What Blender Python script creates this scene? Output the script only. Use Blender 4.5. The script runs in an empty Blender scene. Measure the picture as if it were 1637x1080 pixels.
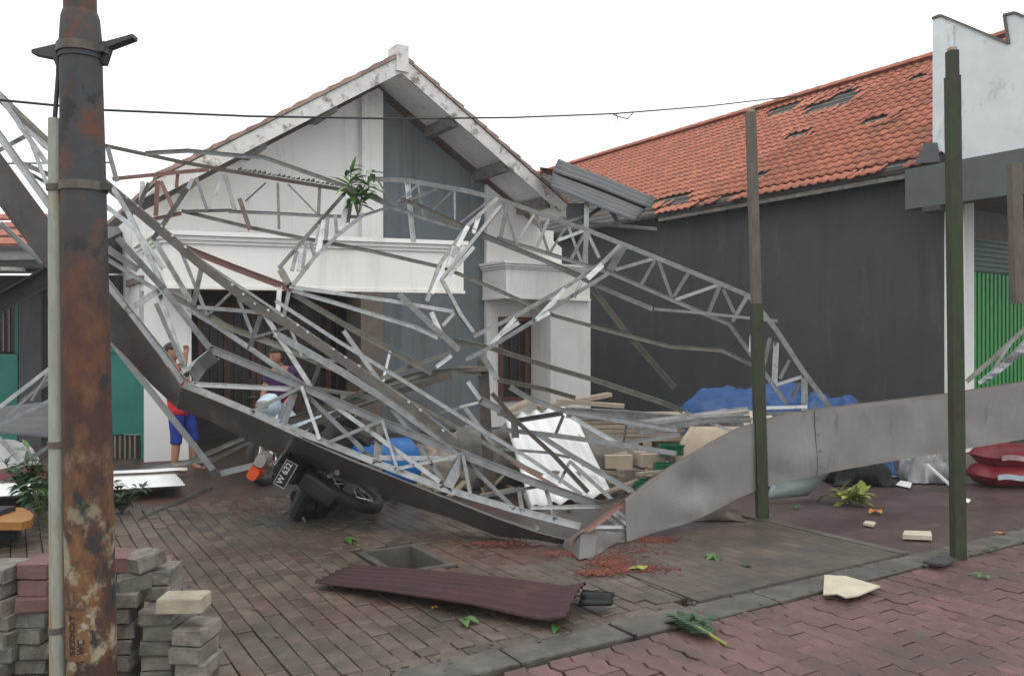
import bpy, bmesh, math, random
from mathutils import Vector, Matrix, noise
R = random.Random(7)
rad = math.radians
sc = bpy.context.scene
COL = sc.collection

# ------------------------------------------------------------------ camera
F, CX, CY, H = 1300.0, 818.5, 545.0, 1.6          # focal (px), horizon row, eye height
cam = bpy.data.cameras.new('camera'); camo = bpy.data.objects.new('camera', cam); COL.objects.link(camo)
camo.location = (0, 0, H); camo.rotation_euler = (rad(90), 0, 0)
cam.sensor_width = 36; cam.lens = 36*F/1637; cam.shift_y = 5/1637
cam.clip_start = 0.05; cam.clip_end = 2000
sc.camera = camo
# ------------------------------------------------------------------ sky, sun, exposure
w = bpy.data.worlds.new('World'); sc.world = w; w.use_nodes = True
nt = w.node_tree; bg = nt.nodes['Background']
sky = nt.nodes.new('ShaderNodeTexSky'); sky.sky_type = 'NISHITA'; sky.sun_disc = False
sky.sun_elevation = rad(58); sky.sun_rotation = rad(150)
sky.air_density = 1; sky.dust_density = 4
mx = nt.nodes.new('ShaderNodeMix'); mx.data_type = 'RGBA'; mx.inputs[0].default_value = .93
nt.links.new(sky.outputs[0], mx.inputs[6]); mx.inputs[7].default_value = (13.9, 14.3, 14.6, 1)   # cloud cover
nt.links.new(mx.outputs[2], bg.inputs[0]); bg.inputs[1].default_value = 0.1
sun = bpy.data.lights.new('sun', 'SUN'); suno = bpy.data.objects.new('sun', sun); COL.objects.link(suno)
sun.energy = 0.7; sun.angle = rad(25); sun.color = (1, .97, .92)
suno.rotation_euler = (rad(32), 0, rad(30)); suno.location = (0, 0, 30)
sc.view_settings.view_transform = 'Standard'; sc.view_settings.look = 'None'
sc.view_settings.exposure = 0.1; sc.view_settings.gamma = 1
sc.render.filter_size = 2.2
sc.cycles.use_denoising = True

# ------------------------------------------------------------------ helpers
def W(x, y, D):
    "pixel + distance -> point"
    return Vector(((x-CX)/F*D, D, H-(y-CY)/F*D))
def G(x, y, z=0.0):
    D = (H-z)*F/(y-CY)
    return W(x, y, D)
def px(p):
    return (CX+F*p[0]/p[1], CY-F*(p[2]-H)/p[1])

class MB:
    def __init__(s): s.v = []; s.f = []
    def add(s, vs, fs):
        o = len(s.v); s.v += [Vector(v) for v in vs]; s.f += [tuple(i+o for i in f) for f in fs]; return s
    def box(s, c, sx, sy, sz, rz=0, M=None):
        vs = [Vector((x*sx/2, y*sy/2, z*sz/2)) for z in (-1, 1) for y in (-1, 1) for x in (-1, 1)]
        if M is None: M = Matrix.Rotation(rz, 3, 'Z')
        vs = [M @ v + Vector(c) for v in vs]
        return s.add(vs, [(0,2,3,1),(4,5,7,6),(0,1,5,4),(1,3,7,5),(3,2,6,7),(2,0,4,6)])
    def hexa(s, p):   # 8 corner points: bottom 4 (ccw), top 4
        return s.add(p, [(3,2,1,0),(4,5,6,7),(0,1,5,4),(1,2,6,5),(2,3,7,6),(3,0,4,7)])
    def prism(s, poly, ext):   # planar polygon extruded by vector
        n = len(poly); ext = Vector(ext)
        s.add([Vector(p) for p in poly]+[Vector(p)+ext for p in poly],
              [tuple(range(n))[::-1], tuple(range(n, 2*n))]+[(i, (i+1)%n, n+(i+1)%n, n+i) for i in range(n)])
        return s
    def sweep(s, pts, prof, up=(0,0,1), roll=0.0, cap=True, scale=None):
        pts = [Vector(p) for p in pts]; n = len(prof); rings = []
        for i, p in enumerate(pts):
            t = (pts[min(i+1, len(pts)-1)]-pts[max(i-1, 0)]).normalized()
            u = Vector(up)
            if abs(t.dot(u.normalized())) > .96: u = Vector((1, 0, 0)) if abs(t.x) < .9 else Vector((0,1,0))
            a = (u-t*u.dot(t)).normalized(); b = t.cross(a)
            if roll:
                m = Matrix.Rotation(roll, 3, t); a = m @ a; b = m @ b
            k = scale[i] if scale else 1
            rings.append([p+(a*q[1]+b*q[0])*k for q in prof])
        vs = [v for r in rings for v in r]; fs = []
        for i in range(len(pts)-1):
            for j in range(n):
                j2 = (j+1) % n
                fs.append((i*n+j, i*n+j2, (i+1)*n+j2, (i+1)*n+j))
        if cap: fs += [tuple(range(n))[::-1], tuple(range((len(pts)-1)*n, len(pts)*n))]
        return s.add(vs, fs)
    def tube(s, pts, r, n=8, scale=None):
        return s.sweep(pts, [(r*math.cos(2*math.pi*i/n), r*math.sin(2*math.pi*i/n)) for i in range(n)], scale=scale)

def C_prof(b, h, t=.004):     # open C channel, web towards -x side
    return [(-b/2,-h/2),(b/2,-h/2),(b/2,-h/2+t),(-b/2+t,-h/2+t),(-b/2+t,h/2-t),(b/2,h/2-t),(b/2,h/2),(-b/2,h/2)]
def R_prof(b, h):
    return [(-b/2,-h/2),(b/2,-h/2),(b/2,h/2),(-b/2,h/2)]

def obj(name, mb, mat, parent=None, smooth=False, base=None):
    "ONE mesh object from world-space geometry"
    vs = mb.v
    if parent is not None:
        off = Vector(parent['_w'])
    else:
        xs = [v.x for v in vs]; ys = [v.y for v in vs]; zs = [v.z for v in vs]
        off = Vector(base) if base is not None else Vector(((min(xs)+max(xs))/2, (min(ys)+max(ys))/2, min(zs)))
    me = bpy.data.meshes.new(name)
    me.from_pydata([v-off for v in vs], [], mb.f); me.update()
    if mat: me.materials.append(mat)
    if smooth:
        for p in me.polygons: p.use_smooth = True
    o = bpy.data.objects.new(name, me); COL.objects.link(o)
    if parent is not None: o.parent = parent
    else: o.location = off
    o['_w'] = list(off)
    return o
def fixn(o):
    bm = bmesh.new(); bm.from_mesh(o.data); bmesh.ops.recalc_face_normals(bm, faces=bm.faces); bm.to_mesh(o.data); bm.free(); return o
def tag(o, label, cat, group=None):
    o['label'] = label; o['category'] = cat
    if group: o['group'] = group
    return o
def thing(name, label, cat, loc, group=None):
    o = bpy.data.objects.new(name, None); COL.objects.link(o); o.location = loc; o['_w'] = list(loc)
    o.empty_display_size = .1
    return tag(o, label, cat, group)
def struct(o): o['kind'] = 'structure'; return o
def stuff(o): o['kind'] = 'stuff'; return o
def smooth_angle(o, a=40):
    for p in o.data.polygons: p.use_smooth = True
    try: o.data.set_sharp_from_angle(angle=rad(a))
    except Exception: pass
    return o

# ------------------------------------------------------------------ materials
def mk(name, c1, c2=None, scale=6, rough=.6, metal=0, bump=0, bscale=None, rnd=.0, spec=.5, detail=6, stretch=None, lo=.35, hi=.65):
    m = bpy.data.materials.new(name); m.use_nodes = True; N = m.node_tree.nodes; L = m.node_tree.links
    b = N['Principled BSDF']; b.inputs['Roughness'].default_value = rough; b.inputs['Metallic'].default_value = metal
    b.inputs['Specular IOR Level'].default_value = spec
    c2 = c2 or tuple(x*.8 for x in c1)
    tc = N.new('ShaderNodeTexCoord'); mp = N.new('ShaderNodeMapping'); L.new(tc.outputs['Object'], mp.inputs[0])
    if stretch: mp.inputs['Scale'].default_value = stretch
    oi = N.new('ShaderNodeObjectInfo')
    ge = N.new('ShaderNodeNewGeometry')
    ad = N.new('ShaderNodeMath'); ad.operation = 'ADD'; L.new(oi.outputs['Random'], ad.inputs[0]); L.new(ge.outputs['Random Per Island'], ad.inputs[1])
    fr = N.new('ShaderNodeMath'); fr.operation = 'FRACT'; L.new(ad.outputs[0], fr.inputs[0])
    if rnd:
        sh = N.new('ShaderNodeVectorMath'); sh.operation = 'ADD'; mu = N.new('ShaderNodeMath'); mu.operation = 'MULTIPLY'; mu.inputs[1].default_value = 37
        L.new(fr.outputs[0], mu.inputs[0]); L.new(mp.outputs[0], sh.inputs[0]); L.new(mu.outputs[0], sh.inputs[1]); vec = sh.outputs[0]
    else: vec = mp.outputs[0]
    no = N.new('ShaderNodeTexNoise'); no.inputs['Scale'].default_value = scale; no.inputs['Detail'].default_value = detail; no.inputs['Roughness'].default_value = .62
    L.new(vec, no.inputs['Vector'])
    cr = N.new('ShaderNodeValToRGB'); cr.color_ramp.elements[0].position = lo; cr.color_ramp.elements[1].position = hi
    cr.color_ramp.elements[0].color = (*c2, 1); cr.color_ramp.elements[1].color = (*c1, 1); L.new(no.outputs[0], cr.inputs[0])
    out = cr.outputs[0]
    if rnd:
        mr = N.new('ShaderNodeMapRange'); mr.inputs['To Min'].default_value = 1-rnd; mr.inputs['To Max'].default_value = 1+rnd
        L.new(fr.outputs[0], mr.inputs[0])
        hs = N.new('ShaderNodeHueSaturation'); L.new(out, hs.inputs['Color']); L.new(mr.outputs[0], hs.inputs['Value']); out = hs.outputs[0]
    L.new(out, b.inputs['Base Color'])
    rr = N.new('ShaderNodeMapRange'); rr.inputs['To Min'].default_value = max(.05, rough-.12); rr.inputs['To Max'].default_value = min(1, rough+.12)
    L.new(no.outputs[0], rr.inputs[0]); L.new(rr.outputs[0], b.inputs['Roughness'])
    if bump:
        n2 = N.new('ShaderNodeTexNoise'); n2.inputs['Scale'].default_value = bscale or scale*6; n2.inputs['Detail'].default_value = 8
        L.new(vec, n2.inputs['Vector'])
        bp = N.new('ShaderNodeBump'); bp.inputs['Strength'].default_value = bump; bp.inputs['Distance'].default_value = .01
        L.new(n2.outputs[0], bp.inputs['Height']); L.new(bp.outputs[0], b.inputs['Normal'])
    m['o'] = 1
    return m
def add_layer(m, col, scale, lo, hi, stretch=(1,1,1), zr=None, seed=0, pos=False, amt=1.0):
    "mix a stain / second coat over a material: noise mask with its own shape (optionally limited to a height band of the object)"
    N = m.node_tree.nodes; L = m.node_tree.links; b = N['Principled BSDF']
    src = b.inputs['Base Color'].links[0].from_socket
    tc = N.new('ShaderNodeTexCoord'); mp = N.new('ShaderNodeMapping'); mp.inputs['Scale'].default_value = stretch; mp.inputs['Location'].default_value = (seed, seed*1.7, seed*.3)
    if pos: L.new(N.new('ShaderNodeNewGeometry').outputs['Position'], mp.inputs[0])
    else: L.new(tc.outputs['Object'], mp.inputs[0])
    no = N.new('ShaderNodeTexNoise'); no.inputs['Scale'].default_value = scale; no.inputs['Detail'].default_value = 7; no.inputs['Roughness'].default_value = .65
    L.new(mp.outputs[0], no.inputs['Vector'])
    mr = N.new('ShaderNodeMapRange'); mr.inputs['From Min'].default_value = lo; mr.inputs['From Max'].default_value = hi; mr.inputs['To Max'].default_value = amt
    L.new(no.outputs[0], mr.inputs[0]); fac = mr.outputs[0]
    if zr:
        sx = N.new('ShaderNodeSeparateXYZ'); L.new(tc.outputs['Object'], sx.inputs[0])
        m2 = N.new('ShaderNodeMapRange'); m2.inputs['From Min'].default_value = zr[0]; m2.inputs['From Max'].default_value = zr[1]
        L.new(sx.outputs[2], m2.inputs[0])
        mu = N.new('ShaderNodeMath'); mu.operation = 'MULTIPLY'; L.new(fac, mu.inputs[0]); L.new(m2.outputs[0], mu.inputs[1]); fac = mu.outputs[0]
    mx = N.new('ShaderNodeMix'); mx.data_type = 'RGBA'; L.new(fac, mx.inputs[0]); L.new(src, mx.inputs[6]); mx.inputs[7].default_value = (*col, 1)
    L.new(mx.outputs[2], b.inputs['Base Color'])
    return m

M = {}
M['s'] = mk('galvanised_steel', (.43,.433,.43), (.30,.303,.30), 14, .34, .75, rnd=.18)
M['g'] = mk('dull_galvanised_steel', (.27,.273,.27), (.18,.182,.18), 12, .40, .7, rnd=.25)
M['o'] = mk('weathered_olive_steel', (.20,.19,.16), (.115,.11,.092), 9, .45, .5, rnd=.15)
M['b'] = mk('brown_steel', (.13,.105,.085), (.07,.055,.045), 9, .6, .2, rnd=.15)
M['r'] = mk('red_primer_steel', (.30,.15,.12), (.20,.10,.085), 10, .65, .1, rnd=.15)
M['w'] = mk('bright_zinc', (.60,.605,.60), (.47,.475,.47), 12, .45, .2, rnd=.05)
M['d'] = mk('dark_steel', (.06,.058,.056), (.035,.034,.033), 8, .55, .2)
M['fascia'] = mk('fascia_brown_grey', (.150,.136,.128), (.098,.087,.081), 3, .42, .35, stretch=(1,1,1))
add_layer(M['fascia'], (.25,.24,.23), 4, .60, .72)
M['panel'] = mk('fascia_grey_sheet', (.225,.212,.203), (.185,.172,.165), 1.6, .6, 0, spec=.35)
add_layer(M['panel'], (.24,.235,.22), 2.3, .52, .7, seed=3); add_layer(M['panel'], (.12,.11,.10), 3.1, .63, .74, seed=8)
M['white'] = mk('white_wall_paint', (.76,.75,.725), (.70,.69,.66), 1.5, .85, 0, .12, 40)
add_layer(M['white'], (.46,.44,.40), 2.0, .6, .8, (1.4,1.4,.35), seed=2)
M['fasciawhite'] = mk('white_cornice_paint', (.86,.845,.80), (.82,.80,.755), 2, .8, 0, .08, 40)
M['greywall'] = mk('blue_grey_wall_paint', (.145,.172,.185), (.115,.135,.147), 1.3, .8, 0, .1, 40, stretch=(1,1,.5))
M['darkwall'] = mk('charcoal_wall_paint', (.062,.066,.068), (.050,.053,.055), 1.2, .75, 0, .12, 30, spec=.3)
add_layer(M['darkwall'], (.075,.08,.082), .8, .5, .8, (1,1,.5))
M['rake'] = mk('weathered_white_board', (.64,.63,.60), (.52,.50,.47), 5, .85, 0, .15, 50)
add_layer(M['rake'], (.20,.165,.14), 5, .54, .66, (1,1,1), seed=5)
M['verge'] = mk('old_verge_tile', (.33,.24,.20), (.20,.14,.12), 7, .9, 0, .2, 40, rnd=.2)
M['tile'] = mk('terracotta_tile', (.43,.162,.102), (.33,.12,.076), 7, .8, 0, .1, 30, rnd=.14, spec=.25)
M['under'] = mk('dark_roof_batten', (.045,.04,.038), (.03,.027,.025), 6, .9)
M['batten'] = mk('grey_batten_wood', (.22,.20,.18), (.12,.11,.10), 8, .9)
M['brownwood'] = mk('red_brown_varnished_wood', (.13,.035,.022), (.075,.022,.016), 5, .45, 0, stretch=(4,4,.6))
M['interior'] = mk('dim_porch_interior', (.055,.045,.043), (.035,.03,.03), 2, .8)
M['glass'] = mk('dark_window_glass', (.010,.010,.011), (.007,.007,.008), 2, .3)
M['teal'] = mk('teal_sheet_paint', (.010,.16,.125), (.007,.12,.095), 2, .5)
M['green'] = mk('green_shutter_paint', (.022,.26,.045), (.016,.20,.04), 1.5, .5, .1, stretch=(1,1,.6))
M['dkgreen'] = mk('dark_green_shutter', (.008,.06,.03), (.005,.04,.02), 2, .5)
M['band'] = mk('grey_green_beam_paint', (.10,.115,.105), (.075,.085,.08), 2, .8, 0, .1, 30)
M['parapet'] = mk('parapet_white', (.66,.69,.70), (.58,.60,.61), 1.8, .85, 0, .1, 30)
add_layer(M['parapet'], (.30,.31,.30), 2.6, .56, .78, (1.2,1.2,.7), seed=4)
M['soffit'] = mk('brown_soffit', (.20,.165,.14), (.15,.12,.10), 3, .85)
M['concrete'] = mk('wet_concrete', (.110,.096,.079), (.058,.051,.043), 2.2, .55, 0, .25, 40)
M['kerbm'] = mk('wet_kerb_concrete', (.12,.105,.088), (.062,.054,.046), 4, .5, 0, .5, 30)
M['ground'] = mk('wet_soil_ground', (.085,.072,.062), (.05,.042,.037), 2, .5, 0, .3, 20)
M['bedding'] = mk('joint_sand', (.045,.037,.032), (.025,.022,.02), 6, .8, 0, .3, 40)
M['apron0'] = mk('wet_cement_screed', (.098,.084,.070), (.062,.054,.046), 1.6, .5, 0, .3, 26)

M['paver'] = mk('brown_grey_paver', (.128,.097,.070), (.072,.054,.039), 9, .42, 0, .5, 60, rnd=.24, spec=.5)
M['redpaver'] = mk('red_zigzag_paver', (.145,.072,.064), (.098,.054,.049), 10, .45, 0, .5, 70, rnd=.22, spec=.45)
add_layer(M['redpaver'], (.085,.068,.058), 9, .55, .7, seed=3)
M['stackbrick'] = mk('grey_paver_block', (.20,.178,.152), (.12,.107,.093), 11, .9, 0, .5, 60, rnd=.16)
M['stackred'] = mk('pink_paver_block', (.20,.105,.093), (.135,.075,.068), 11, .9, 0, .5, 60, rnd=.12)
M['stackcream'] = mk('cream_paver_block', (.38,.325,.245), (.26,.225,.18), 9, .9, 0, .4, 60)
M['dust'] = mk('red_brick_dust', (.20,.050,.030), (.11,.032,.022), 5, .8, 0, .4, 40)
M['white_sheet'] = mk('white_roof_sheet', (.84,.85,.83), (.76,.77,.75), 3, .5)
M['zinc_sheet'] = mk('grey_zinc_sheet', (.085,.091,.096), (.06,.064,.068), 3, .55, 0)
M['maroon'] = mk('maroon_roof_sheet', (.042,.010,.010), (.026,.007,.007), 3, .5, 0, spec=.35)
add_layer(M['maroon'], (.07,.03,.025), 3, .62, .75)
M['black'] = mk('black_plastic', (.010,.010,.011), (.006,.006,.006), 5, .5, spec=.3)
M['rubber'] = mk('tyre_rubber', (.014,.014,.015), (.009,.009,.009), 12, .7)
M['chrome'] = mk('chrome_metal', (.65,.65,.66), (.5,.5,.5), 9, .2, .9)
M['engine'] = mk('grimy_alloy', (.16,.155,.15), (.07,.07,.07), 14, .5, .5)
M['orange'] = mk('orange_lens', (.55,.07,.02), (.45,.05,.015), 5, .25)
M['clear'] = mk('clear_lens', (.32,.30,.28), (.2,.19,.18), 5, .25)
M['ltblue'] = mk('pale_blue_fairing', (.55,.66,.72), (.45,.56,.63), 5, .3)
M['blue'] = mk('bright_blue_plastic', (.005,.16,.48), (.004,.11,.36), 3, .4)
M['tarp'] = mk('blue_tarpaulin', (.006,.060,.20), (.004,.036,.13), 4, .6, 0, .2, 14)
M['cream'] = mk('cream_canvas', (.55,.45,.34), (.45,.36,.27), 5, .85)
M['planks'] = mk('pale_timber', (.36,.29,.22), (.24,.19,.145), 6, .85, 0, .15, 30, rnd=.2, stretch=(3,3,8))
M['carton'] = mk('cardboard_carton', (.38,.32,.25), (.29,.24,.19), 5, .9, rnd=.2)
M['crate'] = mk('green_crate_plastic', (.008,.17,.07), (.006,.12,.05), 4, .45)
M['skin'] = mk('skin', (.36,.18,.11), (.31,.15,.09), 10, .6)
M['hair'] = mk('black_hair', (.012,.01,.009), (.008,.007,.006), 30, .5)
M['redshirt'] = mk('red_cotton', (.55,.018,.03), (.38,.012,.022), 14, .9, 0, .5, 25)
M['blueshorts'] = mk('royal_blue_cotton', (.012,.04,.30), (.006,.022,.16), 14, .9, 0, .5, 25)
M['purple'] = mk('purple_cotton', (.062,.016,.10), (.032,.009,.055), 14, .9, 0, .5, 25)
M['trousers'] = mk('dark_trousers', (.03,.032,.04), (.02,.02,.026), 8, .9)
M['leaf'] = mk('green_leaf', (.055,.135,.022), (.03,.085,.014), 7, .5, rnd=.35)
M['leafdk'] = mk('dark_green_leaf', (.022,.065,.018), (.012,.04,.012), 7, .5, rnd=.35)
M['leafbright'] = mk('fresh_green_leaf', (.13,.26,.05), (.07,.16,.03), 7, .5, rnd=.3)
M['leafyel'] = mk('yellow_green_leaf', (.26,.30,.03), (.17,.22,.025), 7, .5, rnd=.25)
M['amber'] = mk('fallen_amber_leaf', (.50,.23,.02), (.38,.16,.02), 7, .6, rnd=.2)
M['stem'] = mk('green_brown_stem', (.14,.13,.05), (.09,.08,.035), 8, .7)
M['foampiece'] = mk('cream_broken_board', (.52,.47,.36), (.42,.37,.28), 5, .85, 0, .2, 40)
M['film'] = mk('grey_plastic_film', (.36,.375,.38), (.2,.21,.22), 7, .55)
M['glasspane'] = mk('pale_green_sheet', (.30,.36,.34), (.22,.27,.26), 2, .25)
M['redsack'] = mk('red_sack', (.24,.012,.02), (.16,.01,.016), 5, .45)
M['sackprint'] = mk('blue_white_sack_print', (.42,.50,.55), (.30,.36,.42), 14, .5)
M['sackpale'] = mk('pale_sack_print', (.50,.36,.36), (.36,.2,.2), 16, .5)
M['plate'] = mk('black_number_plate', (.015,.016,.017), (.01,.01,.011), 5, .4)
M['platetext'] = mk('white_plate_lettering', (.50,.50,.50), (.40,.40,.40), 25, .5)
M['ink'] = mk('black_stencil_ink', (.03,.02,.015), (.02,.014,.012), 20, .8)
M['notice'] = mk('orange_stencil_patch', (.19,.090,.036), (.12,.055,.027), 18, .8)
add_layer(M['notice'], (.30,.29,.22), 16, .56, .64)
M['pvc'] = mk('weathered_conduit', (.33,.345,.29), (.25,.255,.21), 8, .7, 0, .1, 30, stretch=(3,3,.6))
add_layer(M['pvc'], (.30,.17,.06), 7, .52, .66, (2,2,.25), seed=2)
M['wire'] = mk('black_cable', (.02,.02,.021), (.014,.014,.014), 9, .6)
M['amberwood'] = mk('orange_varnished_wood', (.36,.16,.03), (.26,.11,.022), 5, .5, stretch=(1,5,5))
for k_ in ('s','g','w'): add_layer(M[k_], (.17,.13,.10), 9, .57, .70, pos=True, amt=.75, seed=4); add_layer(M[k_], (.13,.13,.125), 3.5, .5, .72, pos=True, amt=.6, seed=9)
add_layer(M['paver'], (.040,.031,.025), 1.3, .44, .66, pos=True, amt=.85, seed=3)
add_layer(M['paver'], (.095,.035,.026), .8, .52, .66, pos=True, amt=.6, seed=21)
add_layer(M['paver'], (.13,.115,.095), 2.6, .56, .72, pos=True, amt=.6, seed=12)
add_layer(M['redpaver'], (.055,.040,.034), 1.5, .47, .66, pos=True, amt=.75, seed=6)
add_layer(M['redpaver'], (.075,.068,.05), 5, .56, .70, pos=True, amt=.6, seed=16)
for k_ in ('darkwall','greywall'):
    add_layer(M[k_], (.035,.035,.034), 1.1, .5, .75, (2.6,2.6,.16), pos=True, amt=.55, seed=2); add_layer(M[k_], (.15,.155,.15), 1.4, .58, .8, (1.7,1.7,.3), pos=True, amt=.45, seed=7); add_layer(M[k_], (.10,.085,.07), 5, .6, .75, pos=True, amt=.35, seed=17)
add_layer(M['fasciawhite'], (.52,.49,.43), 1.6, .52, .8, (2.2,2.2,.22), pos=True, amt=.6, seed=3)
add_layer(M['white'], (.38,.36,.32), 2, .54, .8, (2.4,2.4,.2), pos=True, amt=.55, seed=13)
add_layer(M['tile'], (.11,.085,.07), 1.6, .5, .72, pos=True, amt=.55, seed=5)
add_layer(M['stackbrick'], (.085,.065,.052), 7, .5, .64, pos=True, amt=.8, seed=5)
add_layer(M['stackbrick'], (.28,.25,.20), 16, .58, .66, pos=True, amt=.7, seed=15)
add_layer(M['carton'], (.12,.10,.085), 4, .46, .62, pos=True, amt=.8)
add_layer(M['tarp'], (.06,.10,.16), 4, .55, .7, pos=True, amt=.6)
add_layer(M['panel'], (.10,.085,.07), 6, .60, .72, (1,1,.3), pos=True, amt=.6, seed=22)
add_layer(M['kerbm'], (.045,.038,.032), 3, .45, .62, pos=True, amt=.8, seed=2)
# mossy green posts
M['post'] = mk('mossy_green_post', (.045,.046,.026), (.022,.028,.014), 9, .8, 0, .25, 40, stretch=(3,3,.8))
add_layer(M['post'], (.026,.052,.011), 5, .5, .62, (2,2,.5))
add_layer(M['post'], (.034,.022,.018), 3, .5, .6, (1,1,.6), seed=6)
M['posttop'] = mk('grey_brown_post', (.13,.105,.085), (.085,.066,.053), 8, .8, 0, .2, 40, stretch=(3,3,.6))
# rusty pole
M['pole'] = mk('rusty_steel_pole', (.085,.034,.022), (.038,.022,.018), 5, .75, .1, .35, 40, stretch=(1,1,.6), lo=.4, hi=.6)
add_layer(M['pole'], (.045,.05,.056), 3.2, .30, .46, (1,1,.45), zr=(1.75, 2.3), seed=1)
add_layer(M['pole'], (.12,.044,.022), 4.5, .50, .64, (1.2,1.2,.9), seed=4)
add_layer(M['pole'], (.20,.095,.036), 5.5, .47, .64, (1.2,1.2,.7), zr=(2.2, .9), seed=7)
add_layer(M['pole'], (.31,.27,.18), 7, .51, .60, (1.2,1.2,1), zr=(1.3, .7), seed=11)
add_layer(M['pole'], (.028,.026,.026), 4, .54, .60, (1,1,.8), seed=15)

# brick-patterned far paving (too far to tell the pieces apart)
def far_paving(name, c1, c2, mortar, rz):
    m = mk(name, c1, c2, 3, .5, 0, .3, 30); N = m.node_tree.nodes; L = m.node_tree.links; b = N['Principled BSDF']
    src = b.inputs['Base Color'].links[0].from_socket
    tc = N.new('ShaderNodeTexCoord'); mp = N.new('ShaderNodeMapping'); mp.inputs['Rotation'].default_value = (0,0,rz); L.new(tc.outputs['Object'], mp.inputs[0])
    br = N.new('ShaderNodeTexBrick'); br.inputs['Scale'].default_value = 1; br.inputs['Brick Width'].default_value = .21; br.inputs['Row Height'].default_value = .105; br.inputs['Mortar Size'].default_value = .006
    br.inputs['Color1'].default_value = (1,1,1,1); br.inputs['Color2'].default_value = (.72,.72,.72,1); br.inputs['Mortar'].default_value = (mortar,)*3+(1,)
    L.new(mp.outputs[0], br.inputs['Vector'])
    mx = N.new('ShaderNodeMix'); mx.data_type = 'RGBA'; mx.blend_type = 'MULTIPLY'; mx.inputs[0].default_value = 1
    L.new(src, mx.inputs[6]); L.new(br.outputs['Color'], mx.inputs[7]); L.new(mx.outputs[2], b.inputs['Base Color'])
    return m
KA = rad(31.5)
M['apron'] = far_paving('worn_apron_paving', (.118,.090,.067), (.068,.052,.039), .45, -KA+math.pi/2)
add_layer(M['apron'], (.045,.037,.032), 2.2, .48, .65, seed=9)
M['yard'] = far_paving('yard_paving', (.080,.056,.045), (.046,.033,.027), .5, -KA)
add_layer(M['yard'], (.10,.034,.024), 1.1, .54, .68, seed=2)
add_layer(M['yard'], (.05,.045,.042), 1.7, .52, .66, seed=5)
M['forecourt'] = far_paving('red_forecourt_paving', (.092,.052,.046), (.06,.037,.034), .6, -KA)

# ------------------------------------------------------------------ ground  (street frame: k along the kerb, n away from the road)
kd = Vector((math.cos(KA), math.sin(KA), 0)); nd = Vector((-math.sin(KA), math.cos(KA), 0))
def K(k, n, z=0.0): return kd*k+nd*n+Vector((0,0,z))
PIT = (2.28, 2.65, 5.25, 5.84)
def sheet_hole(k0, k1, n0, n1, z, hole):
    a, b, c, d = hole; m = MB()
    vs = [K(k0,n0,z),K(k1,n0,z),K(k1,n1,z),K(k0,n1,z),K(a,c,z),K(b,c,z),K(b,d,z),K(a,d,z)]
    return m.add(vs, [(0,1,5,4),(1,2,6,5),(2,3,7,6),(3,0,4,7)])
def sheet(pts, z):
    return MB().add([Vector((p[0],p[1],z)) for p in pts], [tuple(range(len(pts)))])
g = struct(obj('ground', sheet_hole(-32,44,-24,50,-.075,PIT), M['ground'], base=(0,0,-.075)))
road = struct(obj('road', sheet([K(-30,-20),K(42,-20),K(42,3.42),K(-30,3.42)], -.068), M['bedding'], base=(0,0,-.068)))
drive = struct(obj('driveway', sheet_hole(-6,3.7,3.65,8.5,-.048,PIT), M['bedding'], base=(0,0,-.048)))
yard = struct(obj('yard', sheet([K(-14,8.42),K(3.56,8.42),K(3.56,4.95),K(5.7,5.0),K(5.7,24),K(-14,24)], -.006), M['yard'], base=(0,0,-.006)))
apron = struct(obj('apron', sheet([K(3.58,3.655),K(5.7,3.655),K(5.7,5.0),K(3.58,5.0)], .008), M['apron'], base=(0,0,.008)))
m = MB(); m.prism([K(3.585,3.650,-.07),K(5.65,3.650,-.07),K(5.65,4.99,-.07),K(3.585,4.99,-.07)], (0,0,.074)); obj('apron_slab', m, M['concrete'], apron)
fore = struct(obj('forecourt', sheet([K(5.7,3.42),K(24,3.42),K(24,24),K(5.7,24)], -.012), M['forecourt'], base=(0,0,-.012)))
# raised edge between apron and forecourt
kb = MB(); kb.prism([K(5.66,3.66,-.03),K(5.74,3.66,-.03),K(5.74,5.3,-.03),K(5.66,5.3,-.03)], (0,0,.045))
struct(obj('apron_edge', kb, M['concrete']))
# drain pit
pit = MB(); a,b,c,d = PIT
pit.add([K(a,c,-.45),K(b,c,-.45),K(b,d,-.45),K(a,d,-.45),K(a,c,-.005),K(b,c,-.005),K(b,d,-.005),K(a,d,-.005)],
        [(0,1,2,3),(0,4,5,1),(1,5,6,2),(2,6,7,3),(3,7,4,0)])
pitob = struct(obj('drain_pit', pit, M['concrete']))
for k0_, k1_, n0_, n1_ in ((a-.06,b+.06,d+.002,d+.06),(a-.06,b+.06,c-.06,c-.002),(a-.06,a-.002,c-.001,d+.001),(b+.002,b+.06,c-.001,d+.001)):
    m = MB(); m.prism([K(k0_,n0_,-.06),K(k1_,n0_,-.06),K(k1_,n1_,-.06),K(k0_,n1_,-.06)], (0,0,.058)); obj('rim', m, M['kerbm'], pitob)
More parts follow.
